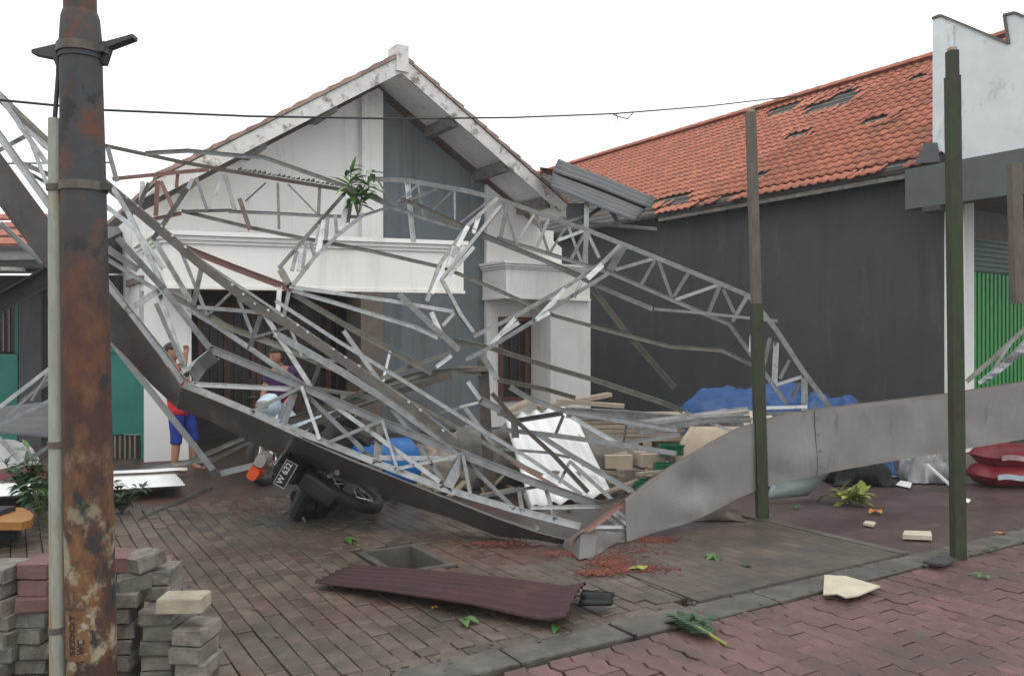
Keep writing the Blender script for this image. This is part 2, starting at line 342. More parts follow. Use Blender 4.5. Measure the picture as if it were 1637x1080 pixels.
# kerb stones
kerb = bpy.data.objects.new('kerb', None); COL.objects.link(kerb); kerb['_w'] = [0,0,0]; struct(kerb)
k = -1.6
while k < 12:
    L_ = R.uniform(.55,.85); m = MB(); dz = R.uniform(-.026,-.012); r1 = R.uniform(-.03,.02)
    q = [K(k+.008,3.425+r1),K(k+L_-.008,3.425+r1*.3),K(k+L_-.008,3.648),K(k+.008,3.648)]
    top = [v+Vector((0,0,.012+dz)) for v in q]; bot = [v+Vector((0,0,-.07)) for v in q]
    cen = sum(top, Vector())/4
    tin = [cen+(v-cen)*.96+Vector((0,0,.008)) for v in top]
    m.add(bot+top+tin, [(0,1,5,4),(1,2,6,5),(2,3,7,6),(3,0,4,7),(4,5,9,8),(5,6,10,9),(6,7,11,10),(7,4,8,11),(8,9,10,11)])
    obj('kerb_stone', m, M['kerbm'], kerb); k += L_

def paver_mesh(name, poly, h, mat):
    n = len(poly); cx = sum(p[0] for p in poly)/n; cy = sum(p[1] for p in poly)/n
    ins = [(cx+(p[0]-cx)*.95, cy+(p[1]-cy)*.965) for p in poly]
    vs = [(p[0],p[1],-h) for p in poly]+[(p[0],p[1],-.004) for p in poly]+[(p[0],p[1],0) for p in ins]
    fs = [(i,(i+1)%n,n+(i+1)%n,n+i) for i in range(n)]+[(n+i,n+(i+1)%n,2*n+(i+1)%n,2*n+i) for i in range(n)]+[tuple(range(2*n,3*n))]
    me = bpy.data.meshes.new(name); me.from_pydata(vs, [], fs); me.materials.append(mat); return me
def lay(name, me, spots, parent, lim=300):
    vis = []
    for p, rz in spots:
        if p.y < 3.2: continue
        x, y = px(p)
        if -80 < x < 1720 and y < 1160: vis.append((p.y, p, rz))
    vis.sort(key=lambda t: t[0])
    pw = Vector(parent['_w']); rest = MB()
    for i, (_, p, rz) in enumerate(vis):
        mat = Matrix.Translation(p+Vector((0,0,R.uniform(-.004,.004)))) @ Matrix.Rotation(rz+R.uniform(-.015,.015),4,'Z') @ Matrix.Rotation(R.uniform(-.018,.018),4,'X') @ Matrix.Rotation(R.uniform(-.018,.018),4,'Y')
        if i < lim:
            o = bpy.data.objects.new(name, me); COL.objects.link(o); o.parent = parent
            o.matrix_basis = Matrix.Translation(-pw) @ mat
        else:
            rest.add([mat @ v.co for v in me.vertices], [tuple(q.vertices) for q in me.polygons])
    if rest.v: stuff(obj(name+'_rows', rest, me.materials[0], parent))
# brown-grey pavers, running bond, long side away from the kerb
j = .0035; PL, PW = .21, .105
me = paver_mesh('paver', [(-PW/2+j,-PL/2+j),(PW/2-j,-PL/2+j),(PW/2-j,PL/2-j),(-PW/2+j,PL/2-j)], .045, M['paver'])
sp = []
for i in range(int(9.6/PW)):
    kk = -5.9+PW*(i+.5)
    if kk > 3.66: break
    for jn in range(-1, 24):
        nn = 3.76+PL*(jn+.5+(.5 if i % 2 else 0))
        if nn-PL/2 < 3.75 or nn+PL/2 > 8.52: continue
        if a-.06 < kk < b+.06 and c-.11 < nn < d+.11: continue
        sag = .012*noise.noise((kk*.9, nn*.9, 0))
        sp.append((K(kk, nn, sag-.002), KA))
lay('paver', me, sp, drive)
# soldier course along the kerb
sp = [(K(-2+PL*(i+.5), 3.70, -.002), KA+math.pi/2) for i in range(26)]
half = [(K(-5.9+PW*(i+.5), 3.76+PL*.25, -.002), KA) for i in range(int(9.56/PW)) if i % 2]
lay('half_paver', paver_mesh('half_paver', [(-PW/2+j,-PL/4+j),(PW/2-j,-PL/4+j),(PW/2-j,PL/4-j),(-PW/2+j,PL/4-j)], .045, M['paver']), half, drive)
me = paver_mesh('border_paver', [(-.048,-PL/2+j),(.048,-PL/2+j),(.048,PL/2-j),(-.048,PL/2-j)], .045, M['paver'])
lay('border_paver', me, sp, drive)
# red zig-zag pavers of the road
ZL, ZW = .265, .1325
def zz(t):
    t = (t/(ZL/2)) % 1.0
    return .011*(4*abs(t-.5)-1)
poly = []
ys = [0, .25, .5, .75, 1.0]
for t in ys: poly.append((ZW-j+zz(t*ZL), j+t*(ZL-2*j)))
poly = [(p[0]-ZW/2, p[1]-ZL/2) for p in poly]
left = [(j+zz(t*ZL)-ZW/2, j+t*(ZL-2*j)-ZL/2) for t in ys[::-1]]
me = paver_mesh('road_paver', poly+left, .05, M['redpaver'])
sp = []
for i in range(120):
    kk = -.5+ZW*(i+.5)
    for jn in range(16):
        nn = 3.40-ZL*(jn+.5+(.5 if i % 2 else 0))
        if nn < .4: break
        sp.append((K(kk, nn, -.012+.012*noise.noise((kk*.8, nn*.8, 5))), KA))
lay('road_paver', me, sp, road)
hp = [(ZW-j+zz(t*ZL)-ZW/2, j+t*(ZL-2*j)-ZL/4) for t in (0,.25,.5)]+[(j+zz(t*ZL)-ZW/2, j+t*(ZL-2*j)-ZL/4) for t in (.5,.25,0)]
hp = [(p[0], min(p[1], ZL/4-j)) for p in hp]
lay('half_road_paver', paver_mesh('half_road_paver', hp, .05, M['redpaver']), [(K(-.5+ZW*(i+.5), 3.40-ZL*.25, -.014), KA) for i in range(120) if i % 2], road)

# ------------------------------------------------------------------ house frame (u along the facade, v into the plot)
YA = math.atan2(.66, 1.0)
ud = Vector((math.cos(YA), math.sin(YA), 0)); vd = Vector((-math.sin(YA), math.cos(YA), 0))
O = Vector(((228-CX)/F*10.9, 10.9, 0))
def U(u, v, z): return O+ud*u+vd*v+Vector((0,0,z))
def hv(x, y, v):        # pixel -> (u, z) on a plane parallel to the facade
    r = Vector(((x-CX)/F, 1, -(y-CY)/F)); e = Vector((0,0,H))
    t = (v-(e-O).dot(vd))/r.dot(vd); p = e+r*t
    return (p-O).dot(ud), p.z
def hu(x, y, u):        # pixel -> (v, z) on a plane square to the facade
    r = Vector(((x-CX)/F, 1, -(y-CY)/F)); e = Vector((0,0,H))
    t = (u-(e-O).dot(ud))/r.dot(ud); p = e+r*t
    return (p-O).dot(vd), p.z
def ubox(mb, u0, u1, v0, v1, z0, z1):
    return mb.hexa([U(u0,v0,z0),U(u1,v0,z0),U(u1,v1,z0),U(u0,v1,z0),U(u0,v0,z1),U(u1,v0,z1),U(u1,v1,z1),U(u0,v1,z1)])
def upoly(mb, pts, v0, v1):     # polygon in (u,z), extruded in v
    return mb.prism([U(p[0], v0, p[1]) for p in pts], vd*(v1-v0))
def vpoly(mb, pts, u0, u1):     # polygon in (v,z), extruded in u
    return mb.prism([U(u0, p[0], p[1]) for p in pts], ud*(u1-u0))

# ---- gabled house
house = thing('gabled_house', 'white and grey plastered house with a steep weathered gable behind the collapsed trusses', 'house', U(3.7,0,0))
RV = 0.0; WV = 1.0                               # rake plane, gable wall plane
ua, za = hv(640, 86, RV); ul, zl = hv(264, 276, RV); ur, zr = hv(905, 322, RV)
def wall_top(u):       # underside of the roof
    return (za-.32)-(abs(u-ua)*((za-zl)/(ua-ul) if u < ua else (za-zr)/(ur-ua)))
def gable_piece(name, u0, u1, v0, v1, z0, mat, par):
    pts = [(u0,z0),(u1,z0),(u1,wall_top(u1))]
    if u0 < ua < u1: pts.append((ua, wall_top(ua)))
    pts.append((u0, wall_top(u0)))
    return fixn(obj(name, upoly(MB(), pts, v0, v1), mat, par))
uwl = hv(330, 400, WV)[0]; u_p0 = hv(578, 300, WV-.12)[0]; u_p1 = hv(607, 300, WV)[0]; u_g1 = hv(777, 300, WV)[0]; uwr = hv(897, 400, WV)[0]
gable_piece('white_wall', uwl-.9, u_p0, WV, WV+.25, 2.45, M['white'], house)
gable_piece('pilaster', u_p0, u_p1, WV-.14, WV+.25, 2.45, M['white'], house)
gable_piece('grey_wall', u_p1, u_g1, WV+.06, WV+.3, 0, M['greywall'], house)
gable_piece('white_wall', u_g1, uwr, WV-.02, WV+.25, 0, M['white'], house)
# side walls and back
s = MB(); ubox(s, uwr-.25, uwr, WV+.25, 9, 0, zr-.35); obj('side_wall', s, M['white'], house)
s = MB(); ubox(s, uwl-.9, uwl-.65, WV+.25, 9, 0, zl-.35); obj('side_wall', s, M['white'], house)
# roof slopes
for nm, ue, ze in (('l', ul-.12, zl-.07), ('r', ur+.1, zr-.08)):
    m = MB(); th = .07
    m.hexa([U(ue,RV+.02,ze-th),U(ua,RV+.02,za-.02-th),U(ua,9.5,za-.02-th),U(ue,9.5,ze-th),U(ue,RV+.02,ze),U(ua,RV+.02,za-.02),U(ua,9.5,za-.02),U(ue,9.5,ze)])
    rf = fixn(obj('roof', m, M['verge'], house))
    # verge tiles along the rake, one by one
    n = 15
    for i in range(n):
        t0, t1 = i/n, (i+1.12)/n
        p0 = (ue+(ua-ue)*t0, ze+(za-.02-ze)*t0); p1 = (ue+(ua-ue)*min(t1,1), ze+(za-.02-ze)*min(t1,1))
        m = MB(); dz = .035+R.uniform(-.008,.008)
        upoly(m, [(p0[0],p0[1]-.02),(p1[0],p1[1]-.02),(p1[0],p1[1]+dz-.01),(p0[0],p0[1]+dz+.022)], RV-.06+R.uniform(-.01,.01), RV+.22)
        fixn(obj('verge_tile', m, M['verge'], rf))
    # white rake board, soffit
    m = MB(); up = .0
    upoly(m, [(ue,ze-.29),(ua,za-.31),(ua,za-.045),(ue,ze-.045)], RV-.035, RV+.0)
    fixn(obj('rake_board', m, M['rake'], house))
    m = MB()
    m.hexa([U(ue,RV+.03,ze-.15),U(ua,RV+.03,za-.17),U(ua,WV+.02,za-.17),U(ue,WV+.02,ze-.15),U(ue,RV+.03,ze-.12),U(ua,RV+.03,za-.14),U(ua,WV+.02,za-.14),U(ue,WV+.02,ze-.12)])
    fixn(obj('soffit', m, M['white'], house))
    for t in (.14, .40, .70):
        uu = ue+(ua-ue)*t; z2 = ze+(za-ze)*t
        m = MB(); ubox(m, uu-.06, uu+.06, RV+.05, WV+.05, z2-.36, z2-.165); obj('purlin_end', m, M['batten'], house)
m = MB(); uf0, zf1 = hv(631, 72, RV); uf1, _ = hv(650, 72, RV)
ubox(m, uf0, uf1, RV-.08, RV+.25, za-.3, zf1)
obj('ridge_finial', m, M['rake'], house)
# ---- bay with cornice on the right
bu0, _ = hv(809, 440, .25); bu1, _ = hv(943, 440, .25)
zt = hv(860, 420, .25)[1]; zb = hv(860, 474, .25)[1]
m = MB(); ubox(m, bu0, bu1, .25, WV+.05, zb, zt-.13); bay = obj('bay_canopy', m, M['fasciawhite'], house)
for i, (dz0, dz1, ov) in enumerate(((.13,.095,.03),(.092,.05,.06),(.047,.0,.09))):
    m = MB(); ubox(m, bu0-ov, bu1+ov*.4, .25-ov, WV+.04, zt-dz0+.002, zt-dz1); obj('cornice', m, M['fasciawhite'], bay)
m = MB(); ubox(m, bu0-.02, bu1+.01, .23, WV+.04, zb-.05, zb-.003); obj('cornice', m, M['fasciawhite'], bay)
c0, _ = hv(880, 560, .32); c1, _ = hv(944, 560, .32)
m = MB(); ubox(m, c0, c1, .32, WV-.03, 0, zb-.053); obj('column', m, M['white'], house)
# window under the bay
w0, wz1 = hv(800, 512, WV); w1, _ = hv(880, 512, WV); wz0 = .55
def window(u0, u1, z0, z1, v, par, bars=3):
    m = MB(); ubox(m, u0, u1, v-.02, v-.005, z0, z1); wn = obj('window', m, M['glass'], par)
    fw = .07
    for (a0,a1,b0,b1) in ((u0-fw,u0,z0-fw,z1+fw),(u1,u1+fw,z0-fw,z1+fw)):
        m = MB(); ubox(m, a0, a1, v-.07, v-.003, b0, b1); obj('frame', m, M['brownwood'], wn)
    for b0 in (z0-fw, z1):
        m = MB(); ubox(m, u0+.002, u1-.002, v-.065, v-.004, b0, b0+fw); obj('frame', m, M['brownwood'], wn)
    for i in range(1, bars):
        uu = u0+(u1-u0)*i/bars
        m = MB(); ubox(m, uu-.045, uu+.045, v-.055, v-.022, z0+.002, z1-.002); obj('mullion', m, M['brownwood'], wn)
        for q in (-.22, .22):
            pass
    for i in range(1, 6):
        uu = u0+(u1-u0)*i/6
        m = MB(); ubox(m, uu-.008, uu+.008, v-.045, v-.03, z0+.003, z1-.003); obj('window_bar', m, M['brownwood'], wn)
    return wn
window(w0, w1-.05, wz0, wz1, WV-.03, house, 2)
# ---- porch canopy (fascia) across the left half
pa = W(262, 420, 10.55); pb = W(741, 420, 11.75); pa.z = pb.z = 0
cd = (pb-pa).normalized(); cn = Vector((-cd.y, cd.x, 0)); CL = (pb-pa).length
def P(t, q, z): return pa+cd*t+cn*q+Vector((0,0,z))
fz0 = W(500, 460, 11.15).z; fz1 = W(500, 378, 11.15).z
porch = thing('porch_canopy', 'white porch canopy with stepped cornice and square pillar in front of the gabled house', 'canopy', pa)
# left return runs back square to the house
back = [U(hv(175,430,.9)[0], 1.2, 0), U(hv(741,430,WV)[0], WV-.16, 0)]
def quadbox(mb, q, z0, z1): return mb.prism([v+Vector((0,0,z0)) for v in q], (0,0,z1-z0))
lret = pa+vd*1.9
m = MB(); quadbox(m, [P(0,0,0), P(CL,0,0), P(CL,.18,0), P(.1,.18,0)], fz0, fz1-.16); obj('fascia', m, M['fasciawhite'], porch)
m = MB(); quadbox(m, [pa+Vector((0,0,0))+vd*.002, pa+cd*.16+vd*.19, lret+cd*.16, lret], fz0, fz1-.16); obj('fascia', m, M['fasciawhite'], porch)
for dz0, dz1, ov in ((.157,.115,.03),(.112,.06,.06),(.057,.0,.10)):
    m = MB(); e = -ov
    quadbox(m, [P(-ov,e,0), P(CL+ov*.5,e,0), P(CL+ov*.5,.3,0), lret+cd*.3, lret-cd*ov], fz1-dz0, fz1-dz1); obj('cornice', m, M['fasciawhite'], porch)
m = MB(); quadbox(m, [P(-.02,-.02,0), P(CL+.02,-.02,0), P(CL+.02,.16,0), P(0,.16,0)], fz0-.045, fz0-.003); obj('cornice', m, M['fasciawhite'], porch)
m = MB(); quadbox(m, [P(.16,.185,0), P(CL,.185,0), P(CL,1.2,0), lret+cd*.2], fz0+.03, fz0+.08); obj('soffit', m, M['soffit'], porch)
# pillar at the left end
def gx(x, D): return (x-CX)/F*D
pl = W(230, 600, 10.75); pl.z = 0; pr = W(306, 600, 10.98); pr.z = 0
pn = Vector((-(pr-pl).y, (pr-pl).x, 0)).normalized()
m = MB(); quadbox(m, [pl, pr, pr+pn*.5, pl+pn*.5], 0, fz0+.02); obj('pillar', m, M['white'], porch)
# porch back wall with door and windows, mid column
pw = thing('porch_wall', 'dim porch wall with red-brown wooden doors and windows behind the motorcycle', 'wall', U(1.5,1.4,0))
bu = hv(300, 560, 1.6)[0]; bz = fz0+.1
e0 = hv(578, 560, .75)[0]; e1 = hv(612, 560, .75)[0]
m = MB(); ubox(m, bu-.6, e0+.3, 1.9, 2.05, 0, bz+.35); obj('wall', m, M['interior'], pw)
m = MB(); ubox(m, bu-.8, e1, .95, 2.2, bz+.02, bz+.12); obj('shade_ceiling', m, M['soffit'], pw)  # slab added to keep light out and darken the porch below
m = MB(); ubox(m, e0, e1+.02, .78, 1.4, 0, bz); obj('column', m, M['soffit'], pw)
for x0, x1 in ((322, 400), (415, 470), (480, 565)):
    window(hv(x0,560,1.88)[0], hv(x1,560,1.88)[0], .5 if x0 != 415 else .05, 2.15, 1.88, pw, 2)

# ---- building on the right: charcoal side wall, tiled roof
rb = thing('tiled_house', 'long charcoal-walled house with orange clay tile roof beside the white gable', 'house', U(10,-1,0))
UR = 9.97
ve, _ = hu(1510, 560, UR); vf, _ = hu(1050, 560, UR); vf += 5
zev = (hu(1440, 268, UR-.35)[1]+hu(1075, 330, UR-.35)[1])/2
m = MB(); ubox(m, UR, UR+.2, ve, vf, 0, zev+.1); obj('side_wall', m, M['darkwall'], rb)
UG = UR+3.1
v1r, z1r = hu(1490, 95, UG); v2r, z2r = hu(915, 259, UG); zrd = (z1r+z2r)/2
UE = UR-.38
v_near = hu(1486, 262, UE)[0]-.15; v_far = v2r+3.5
m = MB(); m.hexa([U(UE,v_near,zev-.13),U(UG,v_near,zrd-.13),U(UG,v_far,zrd-.13),U(UE,v_far,zev-.13),U(UE,v_near,zev-.06),U(UG,v_near,zrd-.06),U(UG,v_far,zrd-.06),U(UE,v_far,zev-.06)])
roof = obj('roof', m, M['under'], rb)
m = MB(); m.hexa([U(UG,v_near,zrd-.13),U(UG+3,v_near,zev-.13),U(UG+3,v_far,zev-.13),U(UG,v_far,zrd-.13),U(UG,v_near,zrd-.06),U(UG+3,v_near,zev-.06),U(UG+3,v_far,zev-.06),U(UG,v_far,zrd-.06)])
obj('roof', m, M['tile'], rb)
# pantile
slope = Vector((UG-UE, zrd-zev)); SL = slope.length; TW, TL = .175, .215
nrow = int(SL/TL); TL = SL/nrow
def ptile():
    prof = [(-.5,.022),(-.34,.010),(-.12,.004),(.10,.012),(.27,.034),(.42,.035),(.53,.022)]
    vs = []; fs = []
    for yy, lift in ((0,.028),(1.12,0)):
        for x_, z_ in prof: vs.append((x_*TW, yy*TL, z_+lift))
    n = len(prof)
    for i in range(n-1): fs.append((i,i+1,n+i+1,n+i))
    for x_, z_ in prof: vs.append((x_*TW, 0, z_+.028-.018))
    for i in range(n-1): fs.append((2*n+i,2*n+i+1,i+1,i))
    me = bpy.data.meshes.new('roof_tile'); me.from_pydata(vs, [], fs); me.materials.append(M['tile'])
    for p in me.polygons[:n-1]: p.use_smooth = True
    return me
tme = ptile()
sd = (ud*(UG-UE)+Vector((0,0,zrd-zev))).normalized(); td = -vd; nn_ = td.cross(sd).normalized()
holes = [((1300,174),(1366,154),9),((1236,181),(1276,170),5),((1462,124),(1490,120),5),((1385,195),(1430,190),4.5),((1262,219),(1288,216),4.5),((1212,284),(1226,280),4),((1055,324),(1100,318),6)]
def in_hole(x, y):
    for p, q, r_ in holes:
        dx, dy = q[0]-p[0], q[1]-p[1]; t = max(0, min(1, ((x-p[0])*dx+(y-p[1])*dy)/(dx*dx+dy*dy)))
        d_ = math.hypot(x-p[0]-t*dx, y-p[1]-t*dy)
        if d_ < r_*.8: return 1
        if d_ < r_*1.55: return 2
    return 0
tiles = []
ncol = int((v_far-v_near)/TW)
for cI in range(ncol):
    for rI in range(nrow):
        vv = v_near+TW*(cI+.5); p = U(UE, vv, zev-.058)+sd*(rI*TL)
        if rI == 0 : p -= sd*.05
        x, y = px(p+sd*TL*.5)
        hl = in_hole(x, y)
        if hl == 1 or (rI == 0 and R.random() < .12): continue
        if x < 1048 and y > 256+(x-890)*.45+6 and x > 700: continue
        yaw = R.uniform(-.02,.02); lift = R.uniform(0,.006); tilt = 0; slide = 0
        if hl == 2: yaw = R.uniform(-.22,.22); lift = R.uniform(.0,.03); tilt = R.uniform(-.06,.14); slide = R.uniform(-.08,.03)
        elif rI == 0 and R.random() < .25: yaw = R.uniform(-.2,.2); slide = R.uniform(-.07,.02)
        B = Matrix((td, sd, nn_)).transposed().to_4x4()
        Mx = Matrix.Translation(p+nn_*lift+sd*slide) @ B @ Matrix.Rotation(yaw,4,'Z') @ Matrix.Rotation(tilt,4,'X')
        tiles.append((p.y, x, Mx))
tiles.sort(key=lambda t: t[0])
inview = [t for t in tiles if 900 < t[1] < 1500]
rest = [t for t in tiles if not (900 < t[1] < 1500)]+inview[300:]
rw = Vector(roof['_w'])
for _, _, Mx in inview[:300]:
    o = bpy.data.objects.new('roof_tile', tme); COL.objects.link(o); o.parent = roof; o.matrix_basis = Matrix.Translation(-rw) @ Mx
mb = MB()
for _, _, Mx in rest: mb.add([Mx @ v.co for v in tme.vertices], [tuple(q.vertices) for q in tme.polygons])
stuff(obj('roof_tile_rows', mb, M['tile'], roof))
for rI in range(nrow):
    m = MB(); p_ = [U(UE,v_near+.1,zev-.058)+sd*(rI*TL+.1), U(UE,v_far-.2,zev-.058)+sd*(rI*TL+.1)]
    m.sweep(p_, R_prof(.03,.022), up=nn_); obj('batten', m, M['batten'], roof)
# ridge caps
nr = int((v_far-v_near)/.34)
for i in range(nr):
    vv = v_near+.34*i; pr_ = [( .13*math.cos(t), .10*math.sin(t)) for t in [math.pi*q/6 for q in range(7)]]
    m = MB(); m.sweep([U(UG, vv-.02, zrd-.02+.012), U(UG, vv+.34, zrd-.02)], pr_); obj('ridge_tile', m, M['tile'], roof)
# eave timber and rafter tails
m = MB(); ubox(m, UE+.03, UE+.07, v_near+.3, hu(1050,330,UE)[0], zev-.21, zev-.135); obj('eave_board', m, M['batten'], rb)
for i in range(11):
    vv = v_near+.4+i*.55
    m = MB(); ubox(m, UE+.075, UR-.002, vv, vv+.06, zev-.20, zev-.135); obj('rafter_tail', m, M['under'], rb)
# ---- shop front at the right edge
shop = thing('shop_building', 'shop with white stained parapet, dark canopy beam and green roller shutter at right edge', 'shop', U(11,ve-1,0))
BU = UR-.62
pts = [hu(1447,262,BU),hu(1640,240,BU),hu(1760,220,BU),hu(1760,294,BU),hu(1640,306,BU),hu(1447,334,BU)]
bz0 = sum(p[1] for p in pts[3:])/3; bz1 = sum(p[1] for p in pts[:3])/3
bvf = pts[0][0]; bvn = hu(1760,260,BU)[0]
m = MB(); ubox(m, BU, BU+.22, bvn, bvf, bz0, bz1); obj('canopy_beam', m, M['band'], shop)
m = MB(); ubox(m, BU+.223, BU+5, bvn, bvf-.05, bz0+.12, bz0+.24); obj('canopy_soffit', m, M['soffit'], shop)
m = MB(); ubox(m, BU+.0, BU+.22, ve-.28, ve-.02, bz0-.07, bz0-.003); obj('beam_bracket', m, M['d'], shop)
PU = UR-.45
pp = [(1491,32),(1503,27),(1611,72),(1604,27),(1622,23),(1720,66),(1712,28),(1800,40),(1800,214),(1637,242),(1526,257),(1491,232)]
m = MB(); vpoly(m, [hu(x,y,PU) for x, y in pp], PU, PU+.2); par_ = fixn(obj('parapet', m, M['parapet'], shop))
cop = [((1491,32),(1503,27)),((1503,27),(1611,72)),((1611,72),(1604,27)),((1604,27),(1622,23)),((1622,23),(1720,66))]
for q0, q1 in cop:
    a0 = hu(*q0,PU); a1 = hu(*q1,PU); d_ = Vector((a1[0]-a0[0], a1[1]-a0[1])); d_.normalize(); up = Vector((-d_.y, d_.x)) 
    if up.y < 0: up = -up
    m = MB(); vpoly(m, [(a0[0],a0[1]+.003),(a1[0],a1[1]+.003),(a1[0]+up.x*.035,a1[1]+up.y*.035),(a0[0]+up.x*.035,a0[1]+up.y*.035)], PU-.025, PU+.225); fixn(obj('coping', m, M['concrete'], par_))
m = MB(); vpoly(m, [hu(x,y,PU-.03) for x, y in ((1491,34),(1524,40),(1524,252),(1491,234))], PU-.03, PU-.002); fixn(obj('corner_strip', m, M['parapet'], shop))
m = MB(); vpoly(m, [hu(x,y,PU-.06) for x, y in ((1478,228),(1497,228),(1502,258),(1462,262))], PU-.06, PU-.035); fixn(obj('flashing', m, M['zinc_sheet'], shop))
# corner column + shutter
su0 = hv(1512, 560, ve-.02)[0]; su1 = hv(1531, 560, ve-.02)[0]
m = MB(); ubox(m, UR-.01, UR+.24, ve-.3, ve-.003, 0, bz0+.1); obj('corner_column', m, M['white'], shop)
sz = hv(1580, 382, ve)[1]; sz2 = hv(1580, 436, ve)[1]
s0 = UR+.3
m = MB(); ubox(m, s0-.05, s0+5, ve+.06, ve+.12, 0, bz0+.3); obj('shop_wall', m, M['soffit'], shop)
m = MB(); ubox(m, s0, s0+3, ve+.0, ve+.05, sz2, sz); lv = obj('shutter_grille', m, M['dkgreen'], shop)
for i in range(7):
    zz_ = sz2+(sz-sz2)*(i+.5)/7; m = MB(); ubox(m, s0+.01, s0+2.9, ve-.03, ve-.002, zz_-.02, zz_+.015); obj('slat', m, M['dkgreen'], lv)
sh = MB(); nsl = 46; prof = []
for i in range(nsl):
    u_ = s0+.02+i*.062
    m = MB(); upoly(m, [(u_,0.02),(u_+.05,0.02),(u_+.05,sz2-.01),(u_,sz2-.01)], ve-.005+(.015 if i%2 else 0), ve+.04); 
    if i < 40: fixn(obj('shutter_rib', m, M['green'], shop))
m = MB(); ubox(m, s0, s0+2.9, ve+.041, ve+.055, 0, sz2-.005); obj('shutter_backing', m, M['green'], shop)
# dangling broken timber in front of the canopy beam
pt = W(1621, 262, 9.2); pb_ = W(1627, 485, 9.2)
m = MB(); m.sweep([pt, pb_], R_prof(.11,.11), up=(0,1,0)); tag(obj('hanging_timber', m, M['posttop']), 'short grey-brown timber post end hanging in front of the green roller shutter', 'timber')

# ---- neighbour on the left edge
nb = thing('neighbour_house', 'dark neighbouring house with teal painted base and barred window at left edge', 'house', (-8.2, 13, 0))
def wbox(mb, x0, y0, x1, y1, D, th): 
    a_ = W(x0,y1,D); b_ = W(x1,y0,D)
    return mb.hexa([Vector((a_.x,D,a_.z)),Vector((b_.x,D,a_.z)),Vector((b_.x,D+th,a_.z)),Vector((a_.x,D+th,a_.z)),Vector((a_.x,D,b_.z)),Vector((b_.x,D,b_.z)),Vector((b_.x,D+th,b_.z)),Vector((a_.x,D+th,b_.z))])
m = MB(); wbox(m, -160, 440, 190, 700, 13.2, .2); obj('wall', m, M['interior'], nb)
m = MB(); wbox(m, -160, 566, 28, 720, 12.7, .25); obj('base_panel', m, M['teal'], nb)
m = MB(); wbox(m, 30, 470, 66, 720, 12.5, .4); obj('column', m, M['darkwall'], nb)
m = MB(); wbox(m, 68, 470, 90, 720, 12.8, .3); obj('column', m, M['batten'], nb)
m = MB(); wbox(m, -90, 478, 24, 562, 13.1, .05); wn = obj('window', m, M['glass'], nb)
for i in range(12):
    m = MB(); wbox(m, -86+i*9, 480, -83.5+i*9, 562, 13.0, .03); obj('window_bar', m, M['soffit'], wn)
m = MB(); wbox(m, 23.5, 478, 29, 565, 13.05, .06); obj('frame', m, M['teal'], wn)
m = MB(); p0 = W(-160, 428, 11.6); p1 = W(100, 428, 11.6)
m.hexa([p0,p1,p1+Vector((0,2.2,.1)),p0+Vector((0,2.2,.1)),p0+Vector((0,0,.12)),p1+Vector((0,0,.12)),p1+Vector((0,2.2,.9)),p0+Vector((0,2.2,.9))]); obj('porch_roof', m, M['d'], nb)
for i in range(16):
    for rI in range(4):
        c_ = W(-60+i*10, 386-rI*13, 12.2+rI*.3); m = MB(); m.box(c_, .10, .22, .035, M=Matrix.Rotation(.5,3,'X')); 
        if c_.x < W(75,0,12.2).x: obj('roof_tile', m, M['tile'], nb)
m = MB(); m.tube([W(20,434,11.55), W(20,428,11.55)], .16, 14); lampo = obj('ceiling_lamp', m, M['clear'], nb)
m = MB(); m.sweep([W(-60,414,11.5), W(72,412,11.5)], R_prof(.05,.05)); obj('gutter', m, M['g'], nb)
# teal metal gate next to the pillar
gt = thing('metal_gate', 'teal painted sheet-metal gate leaf beside the white pillar', 'gate', W(200,735,11.1)*1)
m = MB(); wbox(m, 120, 562, 226, 690, 11.1, .04); obj('gate_sheet', m, M['teal'], gt)
for x0, x1, y0, y1 in ((120,229,556,563),(225,230,563,735),(120,225,688,694)):
    m = MB(); wbox(m, x0, y0, x1, y1, 11.07, .05); obj('gate_frame', m, M['teal'], gt)
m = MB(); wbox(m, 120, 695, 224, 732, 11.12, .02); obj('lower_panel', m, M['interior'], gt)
for i in range(9):
    m = MB(); wbox(m, 150+i*8, 696, 153+i*8, 733, 11.08, .02); obj('gate_bar', m, M['soffit'], gt)

M['b2'] = mk('brown_grey_steel', (.14,.125,.11), (.08,.071,.064), 9, .45, .5, rnd=.1)
